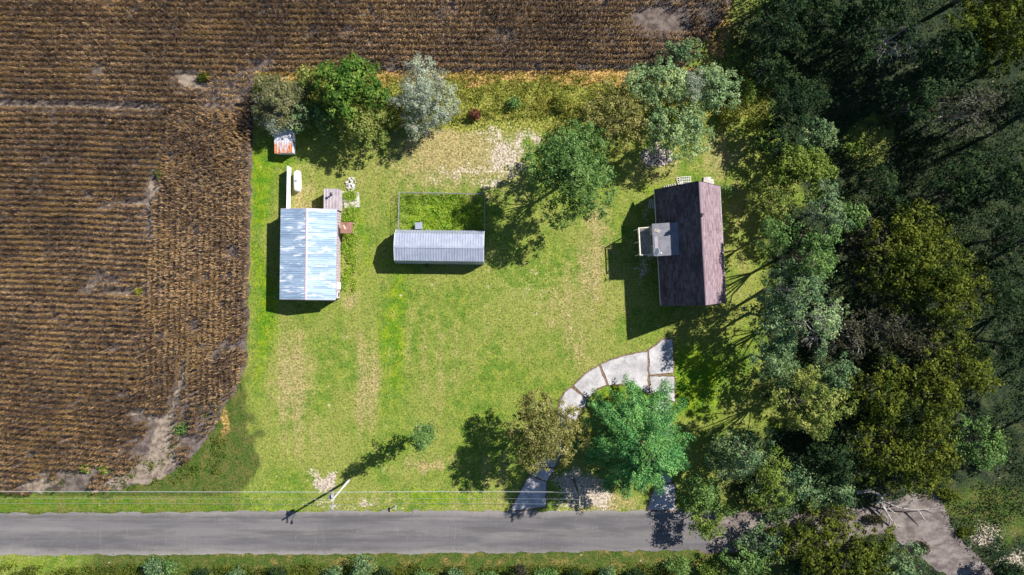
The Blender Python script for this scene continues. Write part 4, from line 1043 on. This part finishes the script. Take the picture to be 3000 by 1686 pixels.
# the wood beyond
g2 = 'trees of the wood at the right'
wood = [
 (2680,760,170,14,'ochre','huge olive tree crown in the middle of the right wood',150,.85),
 (2790,850,95,13,'ochre','olive tree overlapping the right of the huge crown',110,.85),
 (2555,760,85,12,'dusk','dusky green tree left of the huge olive crown',120,.8),
 (2600,960,100,10,'dusk','brownish half bare tree below the huge olive crown',70,.45),
 (2700,1000,90,10,'dusk','dull green tree between the two large olive crowns',60,.6),
 (2800,1080,115,13,'ochre','olive tree crown at the wood\'s lower right edge',110,.9),
 (2570,1170,95,12,'ochre','brown olive tree beside the yellow green tree',110,.9),
 (2690,1180,120,14,'ochre','large olive green crown in the lower wood',105,.95),
 (2600,1330,105,11,'ochre','dark olive tree above the fallen dead tree',105,.9),
 (2730,1340,100,11,'ochre','olive tree above the dirt road',100,.9),
 (2850,1290,72,11,'green','bright edged green tree at the clearing by the dirt road',85,1.0),
 (2925,90,140,17,'ochre','sunlit dark green tree in the upper right corner',120,1.0),
 (2790,190,110,15,'forest','dark tree left of the upper right corner tree',90,.9),
 (2560,70,110,14,'forest','dark tree left of the bare white tree',85,.9),
 (2420,60,85,12,'forest','dark tree at the top edge above the lot corner',80,.9),
 (2300,70,90,11,'forest','dark tree at the top edge nearest the corn',75,.8),
 (2240,190,60,8,'forest','low dark tree just outside the lot\'s upper right',60,.7),
 (2690,300,85,13,'forest','dark tree in the deep shade right of the lot corner',70,.8),
 (2830,320,125,13,'dusk','half bare brownish tree at the right of the wood',75,.4),
 (2980,300,80,15,'forest','dark tree at the right edge below the corner tree',70,.8),
 (2940,520,110,16,'forest','dark tree at the right edge in the upper middle',90,.9),
 (2800,560,90,13,'forest','dark tree above the huge olive crown',80,.8),
 (2990,700,80,16,'forest','dark tree at the right edge in the middle',90,.9),
 (2930,870,60,13,'forest','dark tree right of the olive crowns',90,.7),
 (2980,1010,60,14,'forest','dark tree at the right edge in the lower middle',80,.8),
 (2650,620,60,9,'forest','small dark tree at the top of the huge olive crown',45,.7),
 (2580,530,50,7,'forest','small dark tree beside the grassy clearing',60,.6),
 (2490,1625,150,7,'ochre','wide olive brown thicket tree below the fallen tree',95,.8),
 (2350,1580,120,6.5,'ochre','olive tree left of the wide thicket at the bottom',80,.7),
 (2420,1540,70,4.5,'dusk','reddish brown thin tree between the dead tree and the thicket',48,.8),
 (2240,1590,70,5,'teal','thin grey green tree spreading over the end of the road',62,.75),
 (2640,1650,90,7,'teal','grey green tree at the dirt road\'s left edge',60,.6),
 (2180,1650,70,5,'green','green bushy tree at the bottom below the road end',50,.8),
 (2950,1680,50,5,'forest','small dark tree at the lower right corner',40,.8),
]
for i, (u, v, rp, h, lf, lb, ry, dn) in enumerate(wood):
    T(u, v, rp, h, lf, lb, 'woodland_tree', group=g2, ry=ry, dens=dn*.9, leaf_size=.30 if rp > 80 else .26, twigs=160 if dn < .5 else 40, bark=BARK_DEAD if dn < .5 else BARK, lobes_n=9 if rp > 120 else 7, clump_r=.8, seed=i)
# trees beyond the frame that shade what is in view
for i, (u, v, rp, h) in enumerate([(3180,60,120,22),(3220,260,120,22),(3200,470,120,22),(3220,680,110,21),(3200,880,100,20),(3190,1080,90,18),(2980,-110,130,21),(2780,-120,120,20),(2560,-120,120,18),(2360,-90,100,15),(3250,-100,130,22),(3180,1240,80,15)]):
    T(u, v, rp, h, 'forest', 'tall dark tree standing just beyond the %s of the view, number %d along' % (('right edge' if u > 3100 else 'top edge'), i+1) if False else
      ['tall dark tree beyond the right edge near the top','tall dark tree beyond the right edge, second down','tall dark tree beyond the right edge, third down','tall dark tree beyond the right edge at mid height','tall dark tree beyond the right edge below the middle','tall dark tree beyond the right edge in the lower part',
       'tall dark tree beyond the top edge at the right','tall dark tree beyond the top edge, second from right','tall dark tree beyond the top edge above the bare tree','dark tree beyond the top edge nearest the corn','tallest dark tree beyond the upper right corner','dark tree beyond the right edge by the dirt road'][i],
      'woodland_tree', group='trees beyond the frame', dens=.45, leaf_size=.4, clump_r=1.0, seed=90+i)
x, y, _ = W(2690,60,14); bare_tree(x, y, 13, 4.6, 'bare white branched dead tree at the top of the wood', seed=4, n=8)
x, y, _ = W(2440,1000,9); bare_tree(x, y, 9, 2.6, 'small bare grey tree in the right tree line', seed=9, n=6, thin=.6)
# fallen dead tree by the dirt road
def fallen():
    x, y, _ = W(2585,1476); t = thing('fallen_dead_tree', 'fallen grey dead tree with bare limbs by the dirt road', 'tree', (x, y, 0)); tr = MB(); br = MB()
    def P(u, v, z):
        a = W(u, v, z); return (a[0]-x, a[1]-y, z)
    E = lambda a, b, z: P(a/2.413+2000, b/2.413+1086, z)
    tr.tube([E(1230,865,1.2),E(1330,850,1.6),E(1390,880,1.7),E(1420,920,1.5)], [.22,.2,.18,.14], 7)
    tr.tube([E(1380,915,1.6),E(1430,980,1.3),E(1470,1050,.9)], [.2,.16,.1], 6)
    for pl in ([(1410,920,1.5),(1500,960,1.7),(1600,940,1.8),(1700,900,1.9)], [(1420,935,1.4),(1550,975,1.4),(1660,985,1.3),(1800,975,1.2),(1870,1000,1.3)], [(1660,985,1.3),(1700,1040,1.1),(1740,1090,1.0)],
               [(1470,1050,.9),(1460,1100,.7),(1440,1108,.6)], [(1470,1050,.9),(1500,1090,.7),(1570,1105,.6)], [(1450,970,1.2),(1500,1010,1.3),(1525,1035,1.2)], [(1400,900,1.6),(1440,870,2.0),(1480,880,2.1)],
               [(1390,920,1.5),(1350,935,1.2),(1330,955,.9)], [(1600,940,1.8),(1630,915,2.2),(1690,905,2.4)], [(1490,1070,.8),(1510,1110,.5),(1520,1125,.4)], [(1395,930,1.5),(1400,990,1.0),(1395,1020,.8)], [(1550,975,1.4),(1600,960,1.9),(1650,955,2.1)]):
        n = len(pl); br.tube([E(*p) for p in pl], [.11*(1-.75*k/(n-1)) for k in range(n)], 5, False)
    tr.build('trunk', BARK_DEAD, t); br.build('limbs', BARK_DEAD, t)
fallen()
for (u, v, rp, h, lf, lb, ry) in [(2130,1500,34,1.6,'green','green bush on the upper rim of the road end',14),(2290,1505,50,2.2,'teal','grey green bush where the road turns to dirt',20),(2450,1500,60,2.4,'ochre','olive bush along the upper rim of the dirt road',22),
   (2560,1520,30,1.5,'dusk','dusky bush under the fallen dead tree',16),(2830,1560,26,.8,'ochre','low olive weeds on the right rim of the dirt road',16),(2700,1600,28,1.2,'dusk','dusky bush on the left rim of the dirt road',22),(2780,1450,40,1.4,'ochre','olive bush at the top of the dirt clearing',20)]:
    make_bush(u, v, rp, h, lf, lb, group='bushes round the dirt road', ry=ry)
# shrubs along the bottom edge
g3 = 'shrubs along the bottom verge'
for (u, v, rp, h, lf, lb, ry) in [
 (450,1668,40,3,'teal','grey green shrub furthest left on the bottom verge',28),(505,1660,24,3.5,'green','small blue green conifer shrub on the bottom verge',30),(580,1682,34,2.2,'forest','dark low shrub right of the conifer shrub',18),
 (690,1684,30,2,'teal','pale grey green shrub below the lot\'s left corner',16),(820,1680,40,2.6,'forest','dark green shrub below the utility pole',20),(980,1682,30,2.4,'teal','grey green shrub left of the tallest bottom shrub',20),
 (1060,1664,40,4.5,'teal','tallest blue green shrub on the bottom verge',44),(1130,1684,34,2.2,'forest','dark shrub right of the tallest bottom shrub',16),(1235,1684,34,2.4,'green','green shrub in the middle of the bottom verge',16),
 (1330,1682,30,2.4,'teal','grey green shrub below the long lawn',18),(1430,1686,34,2,'green','low green shrub below the brown green tree',14),(1522,1668,24,3.4,'dusk','dark brown dead shrub on the bottom verge',26),
 (1600,1680,36,2.6,'green','green shrub below the driveway mouth',20),(1680,1684,30,2.2,'forest','dark shrub below the sandy patch',16),(1780,1680,34,2.4,'teal','grey green shrub below the spruce',20),(1870,1684,36,2.4,'forest','dark shrub right below the spruce',16),
 (1990,1660,48,3.4,'green','bushy green shrub near the road end',34),(2080,1668,40,3,'lime','lime green shrub at the bottom by the road end',30)]:
    make_bush(u, v, rp, h, lf, lb, group=g3, ry=ry)
for (u, v, rp, h, lf, lb, ry) in [(468,512,10,.8,'green','small green bush in the sandy strip of the corn field',12),(405,855,7,.6,'weed','small yellow green bush at the corn headland',7),(252,1372,16,.8,'penweed','left bright green weed clump at the field\'s lower end',9),
   (305,1374,18,.8,'penweed','right bright green weed clump at the field\'s lower end',9),(530,1255,26,1.1,'green','green weed clump on the sandy headland corner',22),(600,225,18,1.0,'ochre','olive weed clump on the bare spot in the corn',12)]:
    make_bush(u, v, rp, h, lf, lb, 'weed_clump', 'weed clump', None, ry)

#print('TRIS', sum(len(o.data.polygons)*2 for o in bpy.data.objects if o.type == 'MESH'))
